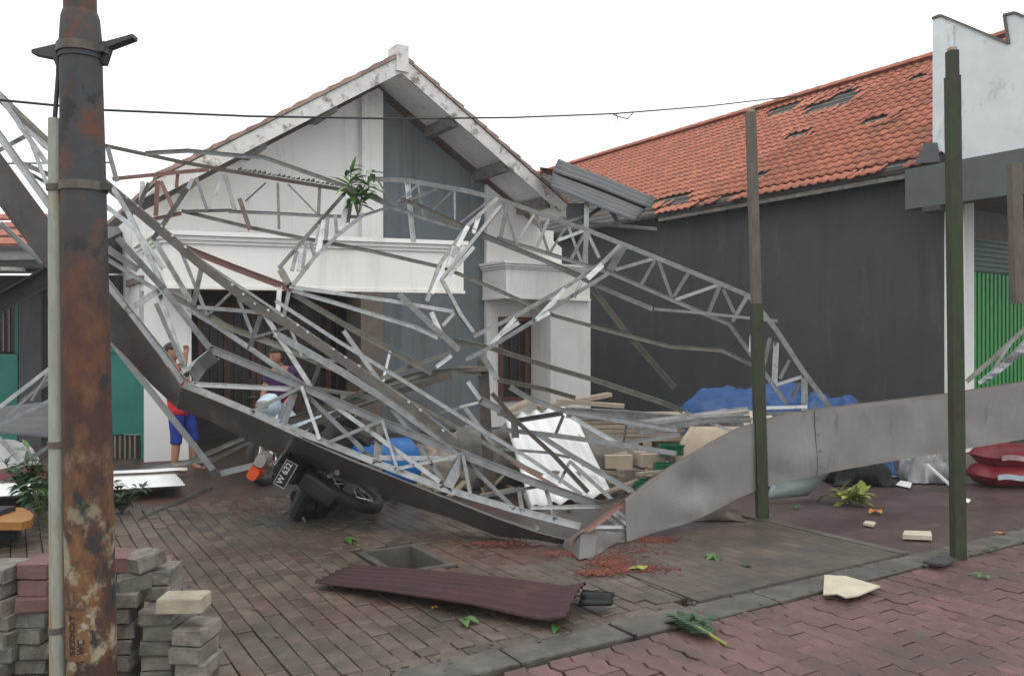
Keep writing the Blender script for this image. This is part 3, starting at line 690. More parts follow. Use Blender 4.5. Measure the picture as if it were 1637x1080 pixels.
# ------------------------------------------------------------------ the collapsed steel roof
def interp(tab, x):
    if x <= tab[0][0]: return tab[0][1]
    for (a_, b_), (c_, d_) in zip(tab, tab[1:]):
        if x <= c_: return b_+(d_-b_)*(x-a_)/(c_-a_)
    return tab[-1][1]
FR = [(-60,5.9),(171,6.35),(293,6.65),(576,6.75),(860,6.35),(1000,6.45),(1180,7.2),(1322,7.65),(1637,8.57),(1760,8.9)]
MD = [(0,7.9),(165,7.6),(440,7.35),(755,6.95),(1000,6.8)]
AR = [(165,9.0),(600,9.5),(940,9.55),(1200,9.1),(1330,8.7)]
def f0(x): return interp(FR, x)
def bar(name, pts, wpx, mat, parent=None, kind='C', thick=None):
    Dm = sum(p[2] for p in pts)/len(pts); h = wpx*Dm/F*(.86 if mat != 'w' else .74); b_ = thick or max(.02, h*.62)
    P3 = [W(*p) for p in pts]; m = MB()
    dirv = (P3[-1]-P3[0]).normalized(); view = (P3[0]+P3[-1])/2-Vector((0,0,H))
    s_ = dirv.cross(view).normalized()                     # section's tall side square to the sight line at the bar's middle
    if s_.z < 0: s_ = -s_
    hint = (s_*.8+Vector((0,0,.2))) if abs(s_.z) > .25 else s_
    pr_ = C_prof(b_, h, max(.003, h*.09)) if kind == 'C' else R_prof(b_, h)
    if R.random() < .5 and kind == 'C': pr_ = [(-p[0], p[1]) for p in pr_][::-1]
    m.sweep(P3, pr_, up=hint, roll=R.uniform(-.12,.12))
    return fixn(obj(name, m, M[mat], parent))
def truss(name, label, items, group=None, cat='truss'):
    "items: (part name, [(x,y,D),...], width px, material)"
    allp = [W(*p) for it in items for p in it[1]]
    lo = min(allp, key=lambda v: v.z)
    t = thing(name, label, cat, (lo.x, lo.y, lo.z), group)
    for it in items: bar(it[0], it[1], it[2], it[3], t, *(it[4:] or ()))
    return t
def zig(A, B, n, w_, mts=('g','s','g'), t0=.03, t1=.97, jit=.012):
    out = []
    for i in range(n):
        ta = t0+(t1-t0)*i/n; tb_ = t0+(t1-t0)*(i+1)/n
        p, q = (along(A, ta+R.uniform(-jit,jit)), along(B, tb_)) if i % 2 == 0 else (along(B, ta), along(A, tb_+R.uniform(-jit,jit)))
        out.append(('web_bar', [p, q], w_*R.uniform(.85,1.15), mts[i % len(mts)]))
    return out
def along(pts, t):
    ls = [math.hypot(q[0]-p[0], q[1]-p[1]) for p, q in zip(pts, pts[1:])]; s_ = max(0, min(1, t))*sum(ls)
    for l_, p, q in zip(ls, pts, pts[1:]):
        if s_ <= l_: return tuple(p[i]+(q[i]-p[i])*s_/l_ for i in range(3))
        s_ -= l_
    return pts[-1]
def on(fn, off=0): return lambda *xy: (xy[0], xy[1], fn(xy[0])+off)
lo_ = on(f0, .06); up_ = on(f0, .42); md = on(lambda x: interp(MD, x)); ar = on(lambda x: interp(AR, x))

# front girder (behind the fascia)
it = []
it.append(('chord', [lo_(-60,135),lo_(75,322),lo_(171,452),lo_(207,498),lo_(271,578),lo_(293,611)], 13, 's'))
it.append(('chord', [lo_(293,613),lo_(458,682),lo_(576,729),lo_(708,780),lo_(819,813),lo_(928,841)], 12, 's'))
it.append(('chord', [up_(188,380),up_(262,462),up_(335,556)], 11, 'g'))
it.append(('chord', [up_(333,556),up_(474,614),up_(612,675),up_(744,728),up_(855,771),up_(963,809)], 15, 'g'))
it.append(('batten', [lo_(470,698),lo_(634,765),lo_(797,829),lo_(858,849)], 6, 'g'))
for p0, p1, w_, mt in (((204,496),(256,463),12,'s'),((453,676),(472,624),12,'g'),((602,740),(608,680),14,'o'),((712,782),(738,734),20,'g'),((835,816),(829,780),8,'o')):
    it.append(('post', [lo_(*p0), up_(*p1)], w_, mt))
for p0, p1, w_, mt in (((308,614),(472,622),9,'s'),((606,731),(738,733),9,'s'),((850,811),(962,809),8,'w'),((822,812),(746,738),7,'g'),((861,848),(836,782),7,'g'),
                       ((580,718),(489,630),8,'g'),((704,770),(540,652),8,'s'),((709,770),(664,704),8,'g'),((300,604),(256,470),9,'s'),((291,580),(249,484),7,'g')):
    it.append(('web_bar', [lo_(*p0), up_(*p1)], w_, mt))
it += zig([lo_(330,628),lo_(458,682),lo_(708,780),lo_(900,834)], [up_(345,560),up_(474,614),up_(744,728),up_(955,806)], 8, 6, t0=.12)
it.append(('gusset', [lo_(302,606), up_(318,585), up_(343,566)], 26, 'g'))
truss('front_girder', 'long bent galvanised girder sagging over the motorcycle behind the brown fascia', it, cat='girder')

# fascia sheet, left: hangs below the lower chord, tipped so its face looks down
def ribbon(name, top, bot, mat, label, cat, thick=.012, sub=3):
    n = len(top); vs = []; fs = []
    T = [W(*p) for p in top]; B = [W(*p) for p in bot]; m = MB()
    rows = []
    for i in range(n):
        rows.append([T[i].lerp(B[i], q/sub) for q in range(sub+1)])
    return rows, m
def skin(rows, name, mat, parent=None, thick=.005, wob=0):
    n = len(rows); k_ = len(rows[0]); m = MB(); vs = []
    for i, r in enumerate(rows):
        for q, v in enumerate(r):
            ww = wob*noise.noise(v*3.1)*(1 if 0 < q < k_-1 else .2)
            vs.append(v+Vector((0, ww, ww*.3)))
    m.add(vs, [(i*k_+q, i*k_+q+1, (i+1)*k_+q+1, (i+1)*k_+q) for i in range(n-1) for q in range(k_-1)])
    o = obj(name, m, mat, parent)
    md_ = o.modifiers.new('t', 'SOLIDIFY'); md_.thickness = thick; md_.offset = 0
    return o
top = []; bot = []
for (x, y), (x2, y2), dd in (((-60,160),(-60,250),.05),((0,244),(0,330),.06),((75,346),(72,425),.1),((171,462),(171,540),.15),((207,505),(205,573),.2),((255,568),(240,612),.25),((290,618),(283,652),.35),((330,634),(340,674),.45),
        ((400,663),(400,706),.45),((470,695),(470,736),.45),((560,735),(560,771),.45),((634,764),(640,803),.42),((708,794),(708,823),.35),((797,829),(797,857),.22),((858,850),(858,862),.12),((905,862),(900,870),.06)):
    top.append((x,y,f0(x)-.03)); bot.append((x2,y2,f0(x)-.03+dd))
def refine(a_):
    out = []
    for p, q in zip(a_, a_[1:]):
        for t in (0, .17, .33, .5, .67, .83): out.append(tuple(p[i]+(q[i]-p[i])*t for i in range(3)))
    return out+[a_[-1]]
rows, _ = ribbon('', refine(top), refine(bot), None, '', '', sub=8)
tag(skin(rows, 'fascia_sheet', M['fascia'], wob=.008), 'dark brown-grey metal fascia sheet sweeping down from upper left to the ground', 'fascia')
# crumpled end on the ground
top = [(905,862,6.30),(930,846,6.33),(958,848,6.36),(985,850,6.42),(1000,846,6.46)]; bot = [(900,875,6.30),(925,893,6.0),(948,890,6.05),(985,868,6.35),(1000,866,6.46)]
bot = [(p[0],p[1],min(p[2], 2080/(p[1]-545)-.02)) for p in bot]
rows, _ = ribbon('', refine(top), refine(bot), None, '', '', sub=8)
tag(skin(rows, 'crumpled_fascia_end', M['fascia'], wob=.05), 'crumpled dark sheet end resting on the ground where both fascias meet', 'fascia')
# grey fascia, right
top = []; bot = []
for (x,y,x2,y2) in ((1000,800,1002,866),(1040,768,1040,852),(1090,735,1090,838),(1140,706,1135,820),(1180,685,1180,795),(1222,672,1229,777),(1261,661,1270,766),(1322,652,1322,755),(1424,640,1424,737),(1526,628,1526,720),(1637,610,1637,702),(1760,592,1760,682)):
    D = f0(x); top.append((x,y,D)); bot.append((x2,y2,min(D+.02, 2080/(y2-545)-.02)))
rows, _ = ribbon('', refine(top), refine(bot), None, '', '', sub=16)
# creases near the buckled corner
for i, r in enumerate(rows):
    for q, v in enumerate(r):
        x, y = px(v)
        for cx_, cy_, rr, dep in ((1112,775,26,-.055),(1105,812,22,.04),(1062,800,30,.03),(1285,735,35,.05),(1240,760,25,-.03)):
            d2 = ((x-cx_)**2+(y-cy_)**2)/rr**2
            r[q] = r[q]+Vector((0, -dep*math.exp(-d2), 0))
gp = tag(skin(rows, 'bent_fascia', M['panel'], wob=.012), 'long plain grey fascia panel twisted up from the ground towards the right edge', 'fascia')
m = MB(); m.sweep([W(p[0],p[1],p[2]+.02) for p in top], R_prof(.025,.018)); obj('edge_trim', m, M['b'], gp)
for i_ in (40, 61):
    r_ = rows[min(i_, len(rows)-1)]; m = MB(); m.sweep([v+Vector((0,-.006,0)) for v in r_[::4]], R_prof(.022,.006), up=(1,0,0)); obj('seam', m, M['panel'], gp)
    for q in (2, 6, 10, 14):
        m = MB(); m.tube([r_[q]+Vector((.03,-.004,0)), r_[q]+Vector((.03,-.016,0))], .009, 6); obj('rivet', m, M['g'], gp)
it = [('chord', [(p[0],p[1]+22,p[2]+.09) for p in top[1:]], 9, 's'), ('chord', [(p[0],p[1]-14,p[2]+.09) for p in bot[1:]], 9, 'g')]
truss('panel_frame', 'steel rails fixed behind the grey fascia panel', it, cat='frame')

# second rafter with white tabs put in for spots of light
sp2 = [md(-60,95),md(30,185),md(75,232),md(165,291),md(269,378),md(323,424),md(415,494),md(460,517),md(570,590),md(655,650),md(740,718)]
it = [('chord', sp2, 16, 'b2'), ('chord', [md(440,533),md(540,590),md(614,636),md(690,690),md(750,730)], 13, 'g'),
      ('batten', [md(165,286),md(323,417),md(460,509),md(655,642),md(730,700)], 5, 'g')]
def along(pts, t):
    ls = [math.hypot(q[0]-p[0], q[1]-p[1]) for p, q in zip(pts, pts[1:])]; s_ = t*sum(ls)
    for l_, p, q in zip(ls, pts, pts[1:]):
        if s_ <= l_: return tuple(p[i]+(q[i]-p[i])*s_/l_ for i in range(3))
        s_ -= l_
    return pts[-1]
t2 = truss('dotted_rafter', 'dark steel rafter dotted with small white tabs for spots of light running diagonally down to the centre', it, cat='rafter')
for i in range(34):
    x, y, D = along(sp2[2:], (i+.5)/34); D -= .05
    if 96 < x < 170 or R.random() < .25: continue
    c_ = W(x-1+R.uniform(-3,3), y-8+R.uniform(-2,2), D); m = MB(); dv = (W(x+6,y-4.5,D)-W(x,y-9,D)).normalized()
    m.sweep([c_-dv*.011*R.uniform(.7,1.3), c_+dv*.012], R_prof(.016,.017)); obj('light_spot', m, M['w'], t2)  # small white tabs imitate the bright spots of light along this rafter

def loose(name, label, pts, w_, mt, cat='bar', kind='C', group=None):
    return tag(bar(name, pts, w_, mt, None, kind), label, cat, group)
# bars under / between the two rafters on the left
it = [('chord', [md(270,470),md(314,493),md(364,523),md(449,554),md(536,590),md(600,622)], 11, 'o'),
      ('chord', [md(300,493),md(341,517),md(399,556),md(487,617),(540,652,7.2)], 9, 's')]
for p0, p1, w_, mt in (((245,380),(306,484),9,'s'),((322,428),(309,488),9,'g'),((418,500),(398,560),9,'g'),((424,504),(497,618),9,'s'),((316,491),(415,499),7,'s'),((515,572),(498,618),8,'g'),((627,654),(657,690),8,'g'),((300,241+60),(245,382),8,'g')):
    it.append(('web_bar', [md(*p0), md(*p1)], w_, mt))
it += zig([md(275,382),md(415,494),md(570,590),md(700,690)], [md(285,478),md(364,523),md(536,590),md(640,650)], 9, 5.5)
it += [('chord', [md(440,480),md(540,545),md(640,605),md(740,668),md(850,735),md(930,790)], 7, 's')]
truss('left_roof_truss', 'silver light-gauge truss bars fanning out in front of the white pillar', it)
it = [('chord', [(171,397,7.0),(221,431,7.1)], 12, 's'), ('chord', [(171,414,7.0),(248,462,7.0)], 8, 's'), ('web_bar', [(180,300,7.4),(205,340,7.4),(262,460,7.05)], 9, 's')]
truss('channel_pair', 'pair of short pale channels emerging right of the rusty pole', it, cat='channels')
loose('purlin', 'brown-red purlin lying across the white porch fascia', [(290,394,8.6),(375,428,8.5),(460,460,8.3),(470,463,8.3)], 13, 'r', 'purlin')
# fan of bars from the foot of the left slanted truss
FAN = 8.0
it = [('chord', [(463,458,8.3),(625,481,8.5),(725,498,8.6)], 7, 's'), ('chord', [(466,464,8.3),(542,486,8.2),(664,523,8.1),(700,540,8.1)], 8, 's'),
      ('chord', [(468,469,8.3),(553,520,8.1),(607,550,8.0),(690,596,7.9)], 10, 'o'), ('web_bar', [(549,528,8.1),(608,611,7.8)], 8, 's'), ('web_bar', [(612,610,7.8),(624,560,8.0)], 5, 'g'),
      ('web_bar', [(638,470,8.3),(690,520,8.2),(735,560,8.1)], 10, 'g')]
truss('fan_bars', 'fan of long thin bars spreading right from under the porch fascia', it, cat='bars')
# slanted ladder trusses
def ladder(label, L1, L2, webs, g_='s', post=()):
    it = [('chord', L1, 7, 'g'), ('chord', L2, 7, 'g')]
    for p0, p1, w_, mt in webs: it.append(('web_bar', [p0, p1], w_, mt))
    return truss('ladder_truss', label, it)
def dl(y0, D0, y1, D1): return lambda x, y: (x, y, D0+(D1-D0)*(y-y0)/(y1-y0))
d4 = dl(310, 9.3, 455, 8.3)
ladder('narrow ladder truss slanting down left below the leafy branch', [d4(580,311),d4(549,311),d4(447,427),d4(463,455)], [d4(582,343),d4(542,374),d4(503,411),d4(468,456)],
  [(d4(557,312),d4(545,371),11,'w'),(d4(563,313),d4(556,357),6,'g'),(d4(536,345),d4(538,374),6,'g'),(d4(518,354),d4(508,405),11,'w'),(d4(511,360),d4(506,390),6,'g'),(d4(524,347),d4(521,383),7,'g'),
   (d4(496,386),d4(503,410),6,'g'),(d4(475,400),d4(467,432),7,'g'),(d4(482,396),d4(478,432),10,'w'),(d4(489,388),d4(484,430),6,'g'),(d4(449,432),d4(462,456),12,'o'),(d4(447,458),d4(444,503),10,'w'),(d4(462,466),d4(453,508),7,'g')])
d5 = dl(310, 9.4, 560, 8.3)
ladder('crushed ladder truss hanging over the right end of the porch fascia', [d5(795,317),d5(748,360),d5(702,424),d5(682,482)], [d5(800,330),d5(762,378),d5(728,420),d5(706,446),d5(737,504),d5(757,532)],
  [(d5(748,362),d5(731,395),9,'w'),(d5(766,345),d5(757,372),9,'w'),(d5(735,380),d5(722,412),8,'g'),(d5(726,395),d5(716,430),10,'w'),(d5(742,392),d5(725,425),8,'w'),(d5(757,395),d5(718,440),7,'s'),(d5(712,420),d5(690,470),8,'w'),(d5(690,500),d5(708,540),9,'s'),(d5(726,500),d5(708,520),6,'s')])
d6 = dl(392, 9.2, 560, 7.9)
ladder('pale ladder truss slanting across the small bay of the white house', [d6(992,392),d6(963,420),d6(907,457),d6(824,505),d6(758,537)], [d6(974,436),d6(916,472),d6(853,513),d6(785,554),d6(745,575)],
  [(d6(962,424),d6(938,446),12,'w'),(d6(902,463),d6(857,512),10,'w'),(d6(824,508),d6(785,551),9,'w'),(d6(929,450),d6(918,474),7,'g'),(d6(878,500),d6(855,512),8,'w'),(d6(948,432),d6(938,448),7,'g'),(d6(830,515),d6(800,535),7,'s')])
# the big arched truss
it = [('chord', [ar(599,286),ar(653,289),ar(740,304),ar(794,317),ar(937,367),ar(1047,411),ar(1150,453),ar(1198,473),ar(1241,527),ar(1284,593),ar(1330,655)], 8.5, 'g'),
      ('chord', [ar(794,381),ar(850,397),ar(898,412),ar(973,435),ar(1076,480),ar(1166,518),ar(1197,561),ar(1221,594),ar(1258,645)], 7.5, 'g')]
for p0, p1, w_, mt in (((811,326),(800,380),7,'g'),((877,350),(857,398),6,'g'),((892,384),(935,368),6,'s'),((994,390),(948,436),8,'s'),((998,392),(975,432),14,'g'),((984,431),(1046,413),6,'s'),((1024,457),(1047,416),6,'g'),((1053,417),(1074,476),6,'g'),
      ((1077,474),(1102,434),6,'g'),((1080,479),(1152,454),6,'s'),((1133,500),(1151,456),7,'g'),((1156,462),(1174,500),6,'g'),((1171,514),(1194,474),7,'g'),((1202,535),(1200,562),8,'w'),((1231,540),(1219,592),7,'g'),
      ((1241,548),(1238,614),11,'w'),((1262,575),(1247,605),6,'g'),((1241,615),(1282,602),6,'s'),((1286,604),(1286,656),12,'w'),((1267,634),(1278,612),8,'g'),((1210,570),(1240,548),6,'g'),((938,369),(935,420),9,'g'),((934,374),(912,416),6,'g'),((940,374),(958,412),6,'g')):
    it.append(('web_bar', [ar(*p0), ar(*p1)], w_, mt))
it.append(('post', [ar(651,290),ar(661,387)], 11, 'w'))
it += zig([ar(599,286),ar(740,304),ar(794,317)], [ar(600,318),ar(681,349),ar(757,372)], 6, 4)
it += zig([ar(800,320),ar(937,367)], [ar(794,381),ar(935,424)], 5, 5)
truss('arched_truss', 'large arched galvanised truss curving down right in front of the charcoal wall', it)
# second arch rafter and its companions
arb = on(lambda x: interp(AR, x), -.35)
it = [('chord', [arb(232,245),arb(301,241),arb(382,249),arb(419,251),arb(440,258),arb(514,284),arb(570,304),arb(625,330),arb(681,349),arb(757,372),arb(868,416),arb(951,455),arb(1043,494)], 8, 'g'),
      ('chord', [arb(640,318),arb(668,328),arb(740,361),arb(794,384),arb(929,441)], 8, 'o'), ('web_bar', [arb(579,345),arb(625,330),arb(699,302)], 5, 's'), ('tail', [arb(1046,494),arb(1120,500),arb(1243,513)], 5, 's')]
truss('double_rafter', 'doubled grey rafter sweeping from the gable eave to the charcoal wall', it, cat='rafter')
it = [('chord', [ar(150,229),ar(229,246),ar(290,259),ar(360,272),ar(460,289),ar(551,304),ar(585,311)], 7, 'b'), ('chord', [ar(365,338),ar(440,341),ar(510,345),ar(578,347)], 6, 'g'),
      ('web_bar', [ar(444,292),ar(446,366)], 5, 'g'), ('web_bar', [ar(511,300),ar(509,343)], 6, 'g'), ('web_bar', [ar(460,294),ar(507,342)], 3, 'g'), ('web_bar', [ar(425,292),ar(392,322)], 3, 'g')]
tt = truss('torn_rafter', 'rusty rafter with torn sheet shreds crossing the left gable wall', it, cat='rafter')
for i in range(22):       # shreds of torn sheet left under the screws
    x, y, D = along([ar(380,275),ar(460,288),ar(551,303)], i/22); m = MB(); c_ = W(x, y-3, D-.03)
    s_ = R.uniform(.02,.05); m.add([c_, c_+Vector((.05,0,0)), c_+Vector((.04,.01,s_)), c_+Vector((.0,.0,s_*.4))], [(0,1,2,3)]); o = obj('sheet_shred', m, M['d'], tt)
    mo = o.modifiers.new('t','SOLIDIFY'); mo.thickness = .004
loose('purlin', 'very long thin purlin crossing the whole white house at fascia height', [(290,337,9.0),(401,364,9.0),(460,376,8.95),(588,400,8.9),(710,428,8.9),(794,463,8.9),(887,505,8.8),(990,533,8.8),(1072,554,8.8),(1154,560,8.7),(1205,584,8.6)], 7, 'o', 'purlin')
loose('purlin', 'dark purlin end stuck upright against the left gable wall', [(383,318,9.0),(400,368,8.9)], 8, 'b', 'purlin')
it = [('chord', [(180,286,8.8),(290,275,8.9),(335,271,8.9)], 7, 'r'), ('chord', [(242,351,8.8),(290,341,8.9)], 7, 'r'), ('web_bar', [(228,290,8.85),(226,322,8.85)], 10, 'w'), ('web_bar', [(252,288,8.85),(249,345,8.85)], 8, 'r'),
      ('web_bar', [(257,290,8.85),(280,340,8.85)], 7, 'r'), ('web_bar', [(284,278,8.9),(282,300,8.9)], 6, 'r'), ('web_bar', [(308,285,8.9),(283,338,8.9)], 8, 'w'), ('web_bar', [(314,284,8.9),(331,336,8.9)], 6, 'g'),
      ('web_bar', [(357,278,9.0),(335,336,9.0)], 8, 'w'), ('web_bar', [(360,279,9.0),(375,336,9.0)], 8, 'g'), ('chord', [(290,338,8.95),(378,336,9.0)], 6, 'g'), ('web_bar', [(238,292,8.8),(222,330,8.8)], 7, 'g'), ('web_bar', [(172,235,8.7),(187,290,8.7)], 8, 'g')]
truss('primed_truss', 'short truss of red-primed and silver bars at the left gable eave', it)
# upper-left bars behind the rusty pole
it = [('chord', [(-60,70,6.8),(31,198,7.0),(110,262,7.1)], 9, 's'), ('chord', [(-60,110,7.0),(8,158,7.2),(72,218,7.3),(165,296,7.4)], 6, 'o'), ('web_bar', [(-10,245,6.9),(40,218,7.1)], 8, 'g'), ('web_bar', [(50,228,7.2),(77,300,7.2),(120,380,7.2)], 7, 's'),
      ('web_bar', [(20,255,7.2),(80,280,7.3),(160,330,7.3)], 9, 'g'), ('web_bar', [(28,265,7.2),(170,350,7.2)], 6, 'b'), ('web_bar', [(0,356,6.6),(68,420,6.6)], 9, 'g'), ('web_bar', [(30,198,7.0),(75,262,7.1)], 9, 's'), ('chord', [(-40,262,9.4),(175,260,9.4)], 3, 'g'), ('web_bar', [(170,330,7.3),(215,365,7.3),(262,430,7.2)], 9, 's')]
truss('corner_truss', 'tangled silver truss corner at upper left behind the conduit', it)
loose('beam', 'wide grey channel beam lying across the neighbour house left of the pole', [(-80,530,8.6),(75,442,8.6),(110,420,8.6)], 34, 'd', 'beam')
loose('lower_tube', 'long square tube slanting from the rusty pole down to the man in red', [(160,522,6.9),(345,756,7.0)], 11, 'g', 'tube', 'R')
it = [('bar', [(352,757,7.2),(412,742,7.3)], 11, 'g'), ('end_cap', [(337,760,6.98),(348,753,6.98)], 14, 'd')]
truss('tube_joint', 'capped joint of two tubes left of the motorcycle', it, cat='tube')
loose('tube', 'short grey tube lying on the wet ground left of the motorcycle', [(222,831,7.25),(298,797,8.2),(338,778,8.85)], 6, 'g', 'tube', 'R')
it = [('bar', [(300,738,9.6),(390,700,9.6)], 8, 'o'), ('bar', [(320,745,9.5),(430,690,9.5)], 7, 'o'), ('bar', [(180,757,9.6),(345,733,9.6)], 6, 'g')]
truss('low_rails', 'low olive rails lying behind the man in red shirt', it, cat='rails')
# centre: olive beam, stub post, tangle
loose('bent_beam', 'bent olive beam resting on the stub post at centre', [(455,676,8.0),(560,640,8.1),(618,614,8.15),(670,600,8.2),(722,594,8.2),(770,594,8.3)], 15, 'o', 'beam')
loose('thin_beam', 'second olive channel below the bent beam', [(470,690,7.9),(568,648,8.0),(650,622,8.05),(722,600,8.1)], 11, 'b', 'beam')
m = MB(); bp0 = G(784, 792); D = bp0.y; m.sweep([bp0-Vector((0,0,.02)), W(778,700,D), W(772,575,D)], R_prof(.11,.13), up=(0,1,0))
post = tag(obj('stub_post', m, M['b']), 'short dark brown post standing in the centre of the wreck', 'post')
m = MB(); m.box(W(760,589,D-.1), .34, .14, .05, rz=.1); obj('cap_plate', m, M['soffit'], post)
it = [('bar', [(644,636,7.6),(699,665,7.5),(775,708,7.4),(842,748,7.3),(868,760,7.2)], 8, 'o'), ('bar', [(744,652,7.8),(790,712,7.6)], 8, 'g'), ('bar', [(608,612,7.8),(690,656,7.7)], 7, 'o'), ('bar', [(608,606,7.8),(660,584,8.0),(722,564,8.1)], 8, 'o'),
      ('bar', [(618,616,7.9),(675,598,8.0)], 6, 'o'), ('bar', [(698,586,7.9),(722,568,8.0)], 8, 'w'), ('bar', [(748,610,7.9),(768,638,7.9)], 9, 'w'), ('bar', [(768,564,8.0),(781,583,8.0),(795,607,8.0)], 10, 's'),
      ('bar', [(795,607,8.0),(873,622,8.0),(920,636,8.0)], 8, 'o'), ('bar', [(770,640,7.9),(800,655,7.8),(822,672,7.8),(824,700,7.8)], 14, 'g'), ('bar', [(800,728,7.4),(891,778,7.1)], 6, 'r'),
      ('bar', [(786,628,7.7),(826,673,7.6),(884,726,7.4),(940,786,7.2)], 8, 'b'), ('bar', [(858,692,7.7),(910,726,7.6),(1012,786,7.2)], 10, 'g'), ('bar', [(797,717,7.5),(876,723,7.5),(911,731,7.5)], 5, 'g'),
      ('bar', [(911,737,7.4),(894,772,7.3)], 5, 'g'), ('bar', [(911,737,7.4),(985,804,7.0)], 7, 'g'), ('bar', [(500,620,7.9),(575,632,7.9),(640,650,7.8)], 7, 's'), ('bar', [(505,660,7.7),(600,615,7.9)], 6, 'o'), ('bar', [(550,655,7.7),(615,632,7.8)], 5, 'o'),
      ('bar', [(735,650,7.8),(765,643,7.8)], 5, 'w'), ('bar', [(700,660,7.8),(742,650,7.8)], 5, 's')]
truss('tangled_bars', 'tangle of bent bars around the brown stub post', it, cat='bars')
dm = lambda x, y: (x, y, 8.2-(x-840)*.0028)
it = [('chord', [dm(815,618),dm(841,634),dm(895,655),dm(984,670),dm(1082,687)], 10, 'g'), ('chord', [dm(808,687),dm(873,694),dm(984,709),dm(1082,725)], 9, 'g')]
for p0, p1, w_, mt in (((826,672),(899,660),9,'g'),((901,663),(889,692),6,'g'),((913,666),(988,709),8,'s'),((1001,679),(996,708),5,'g'),((990,710),(1086,694),7,'s')): it.append(('web_bar', [dm(*p0), dm(*p1)], w_, mt))
truss('low_truss', 'low nearly level truss lying in front of the white corrugated sheet', it)
loose('flat_beam', 'wide pale flat beam lying level below the charcoal wall', [(905,659,8.6),(1000,664,8.5),(1085,672,8.4),(1190,672,8.4)], 20, 's', 'beam')
loose('rail', 'olive rail slanting down in front of the bay column', [(725,543,8.3),(788,557,8.3),(881,587,8.3),(947,606,8.2),(1058,643,8.0),(1092,657,8.0)], 9, 'o', 'rail')
loose('hanging_bar', 'olive bar hanging diagonally against the charcoal wall', [(948,462,8.9),(1000,530,8.9),(1079,620,8.9)], 10, 'o', 'bar')
it = [('bar', [(912,869,6.2),(985,812,6.5),(1010,793,6.55),(1030,778,6.6)], 10, 'r'), ('bar', [(950,842,6.45),(1000,842,6.5)], 6, 's'), ('bar', [(965,858,6.42),(1000,850,6.5)], 7, 'g'), ('bar', [(975,815,6.6),(1003,838,6.5)], 6, 's'), ('bar', [(968,822,6.6),(1000,850,6.5)], 6, 'g'), ('bar', [(960,806,6.8),(1012,790,6.6)], 9, 'o'), ('bar', [(985,816,6.6),(1003,828,6.55)], 7, 'w')]
truss('crushed_bars', 'crushed bar ends where the front girder meets the grey panel', it, cat='bars')
it = [('slat', [(1000+i*8,676+i*6,8.3-i*.05),(1100+i*10,664+i*3,8.2-i*.05),(1195+i*2,652+i*7,8.1-i*.05)], 6, 's') for i in range(4)]
truss('slat_bundle', 'bundle of thin pale slats lying behind the grey fascia panel', it, cat='slats')
it = [('bar', [(1095,658,8.2),(1195,700,7.9)], 6, 's'), ('bar', [(1130,668,8.2),(1215,670,8.1)], 8, 'w'), ('bar', [(1215,652,8.6),(1290,650,8.5)], 7, 'w'), ('bar', [(1216,662,8.6),(1292,658,8.5)], 5, 'o')]
truss('pale_bars', 'few pale bars lying on the cream canvas behind the panel', it, cat='bars')
# right edge: plastic-wrapped bars
it = [('bar', [(1545,610,9.3),(1590,570,9.3),(1650,515,9.3)], 8, 'o'), ('bar', [(1565,612,9.2),(1600,585,9.2),(1655,530,9.2)], 7, 's'), ('bar', [(1575,612,9.25),(1620,540,9.3)], 6, 'g')]
wr = truss('edge_bars', 'bars with a torn plastic strip in front of the green shutter', it, cat='bars')
m = MB(); rows = [[W(1572+i*10, 606-i*9, 9.15+.05*math.sin(i)), W(1588+i*10, 604-i*8, 9.15+.04*math.cos(i*2))] for i in range(8)]
skin(rows, 'plastic_strip', M['film'], wr, .003, .03)

# ------------------------------------------------------------------ sheets
def corr(name, q, waves, amp, mat, label=None, cat='sheet', nx=10, wob=.02, bend=None, parent=None, th=.003):
    "corrugated sheet: q = corners p00 p10 p11 p01, ridges run p00->p10"
    p00, p10, p11, p01 = [Vector(v) for v in q]
    nrm = (p10-p00).cross(p01-p00).normalized()
    if nrm.z < 0: nrm = -nrm
    ny = waves*6; vs = []
    for i in range(nx+1):
        for j_ in range(ny+1):
            s_, t = i/nx, j_/ny
            p = p00.lerp(p10, s_).lerp(p01.lerp(p11, s_), t)
            wv = math.sin(2*math.pi*waves*t); wv = max(-.7, min(.7, wv*1.3))/.7
            p = p+nrm*(amp*wv+wob*noise.noise(p*1.7))
            if bend: p = bend(p, s_, t)
            vs.append(p)
    m = MB(); m.add(vs, [(i*(ny+1)+j_, i*(ny+1)+j_+1, (i+1)*(ny+1)+j_+1, (i+1)*(ny+1)+j_) for i in range(nx) for j_ in range(ny)])
    o = obj(name, m, mat, parent, smooth=True)
    md_ = o.modifiers.new('t', 'SOLIDIFY'); md_.thickness = th
    if label: tag(o, label, cat)
    return o
def bendm(p, s_, t):
    p = p.copy(); p.z += .018+.02*math.sin(math.pi*s_)+.035*t*(1-t)*4*s_
    if s_ > .93: p.z += (s_-.93)*.6
    return p
mar = corr('corrugated_sheet', [G(503,936,.02), G(905,1006,.02), G(938,944,.03), G(565,906,.03)], 6, .013, M['maroon'], 'maroon corrugated roof sheet lying over the drain pit in the driveway', bend=bendm, nx=24)
corr('torn_end', [G(925,968,.05), G(978,968,.06), G(982,945,.09), G(930,940,.10)], 2, .02, M['black'], parent=mar, nx=4)
corr('white_roof_sheet', [W(806,664,9.0), G(848,812,.02), G(978,790,.02), W(915,652,9.2)], 5, .024, M['white_sheet'], 'white corrugated roof sheet leaning under the low truss', nx=14)
corr('zinc_sheet', [W(884,274,13.8), W(1042,333,13.2), W(1046,316,13.8), W(893,253,14.6)], 3, .035, M['zinc_sheet'], 'upper grey zinc sheet torn loose below the orange tiles', nx=8)
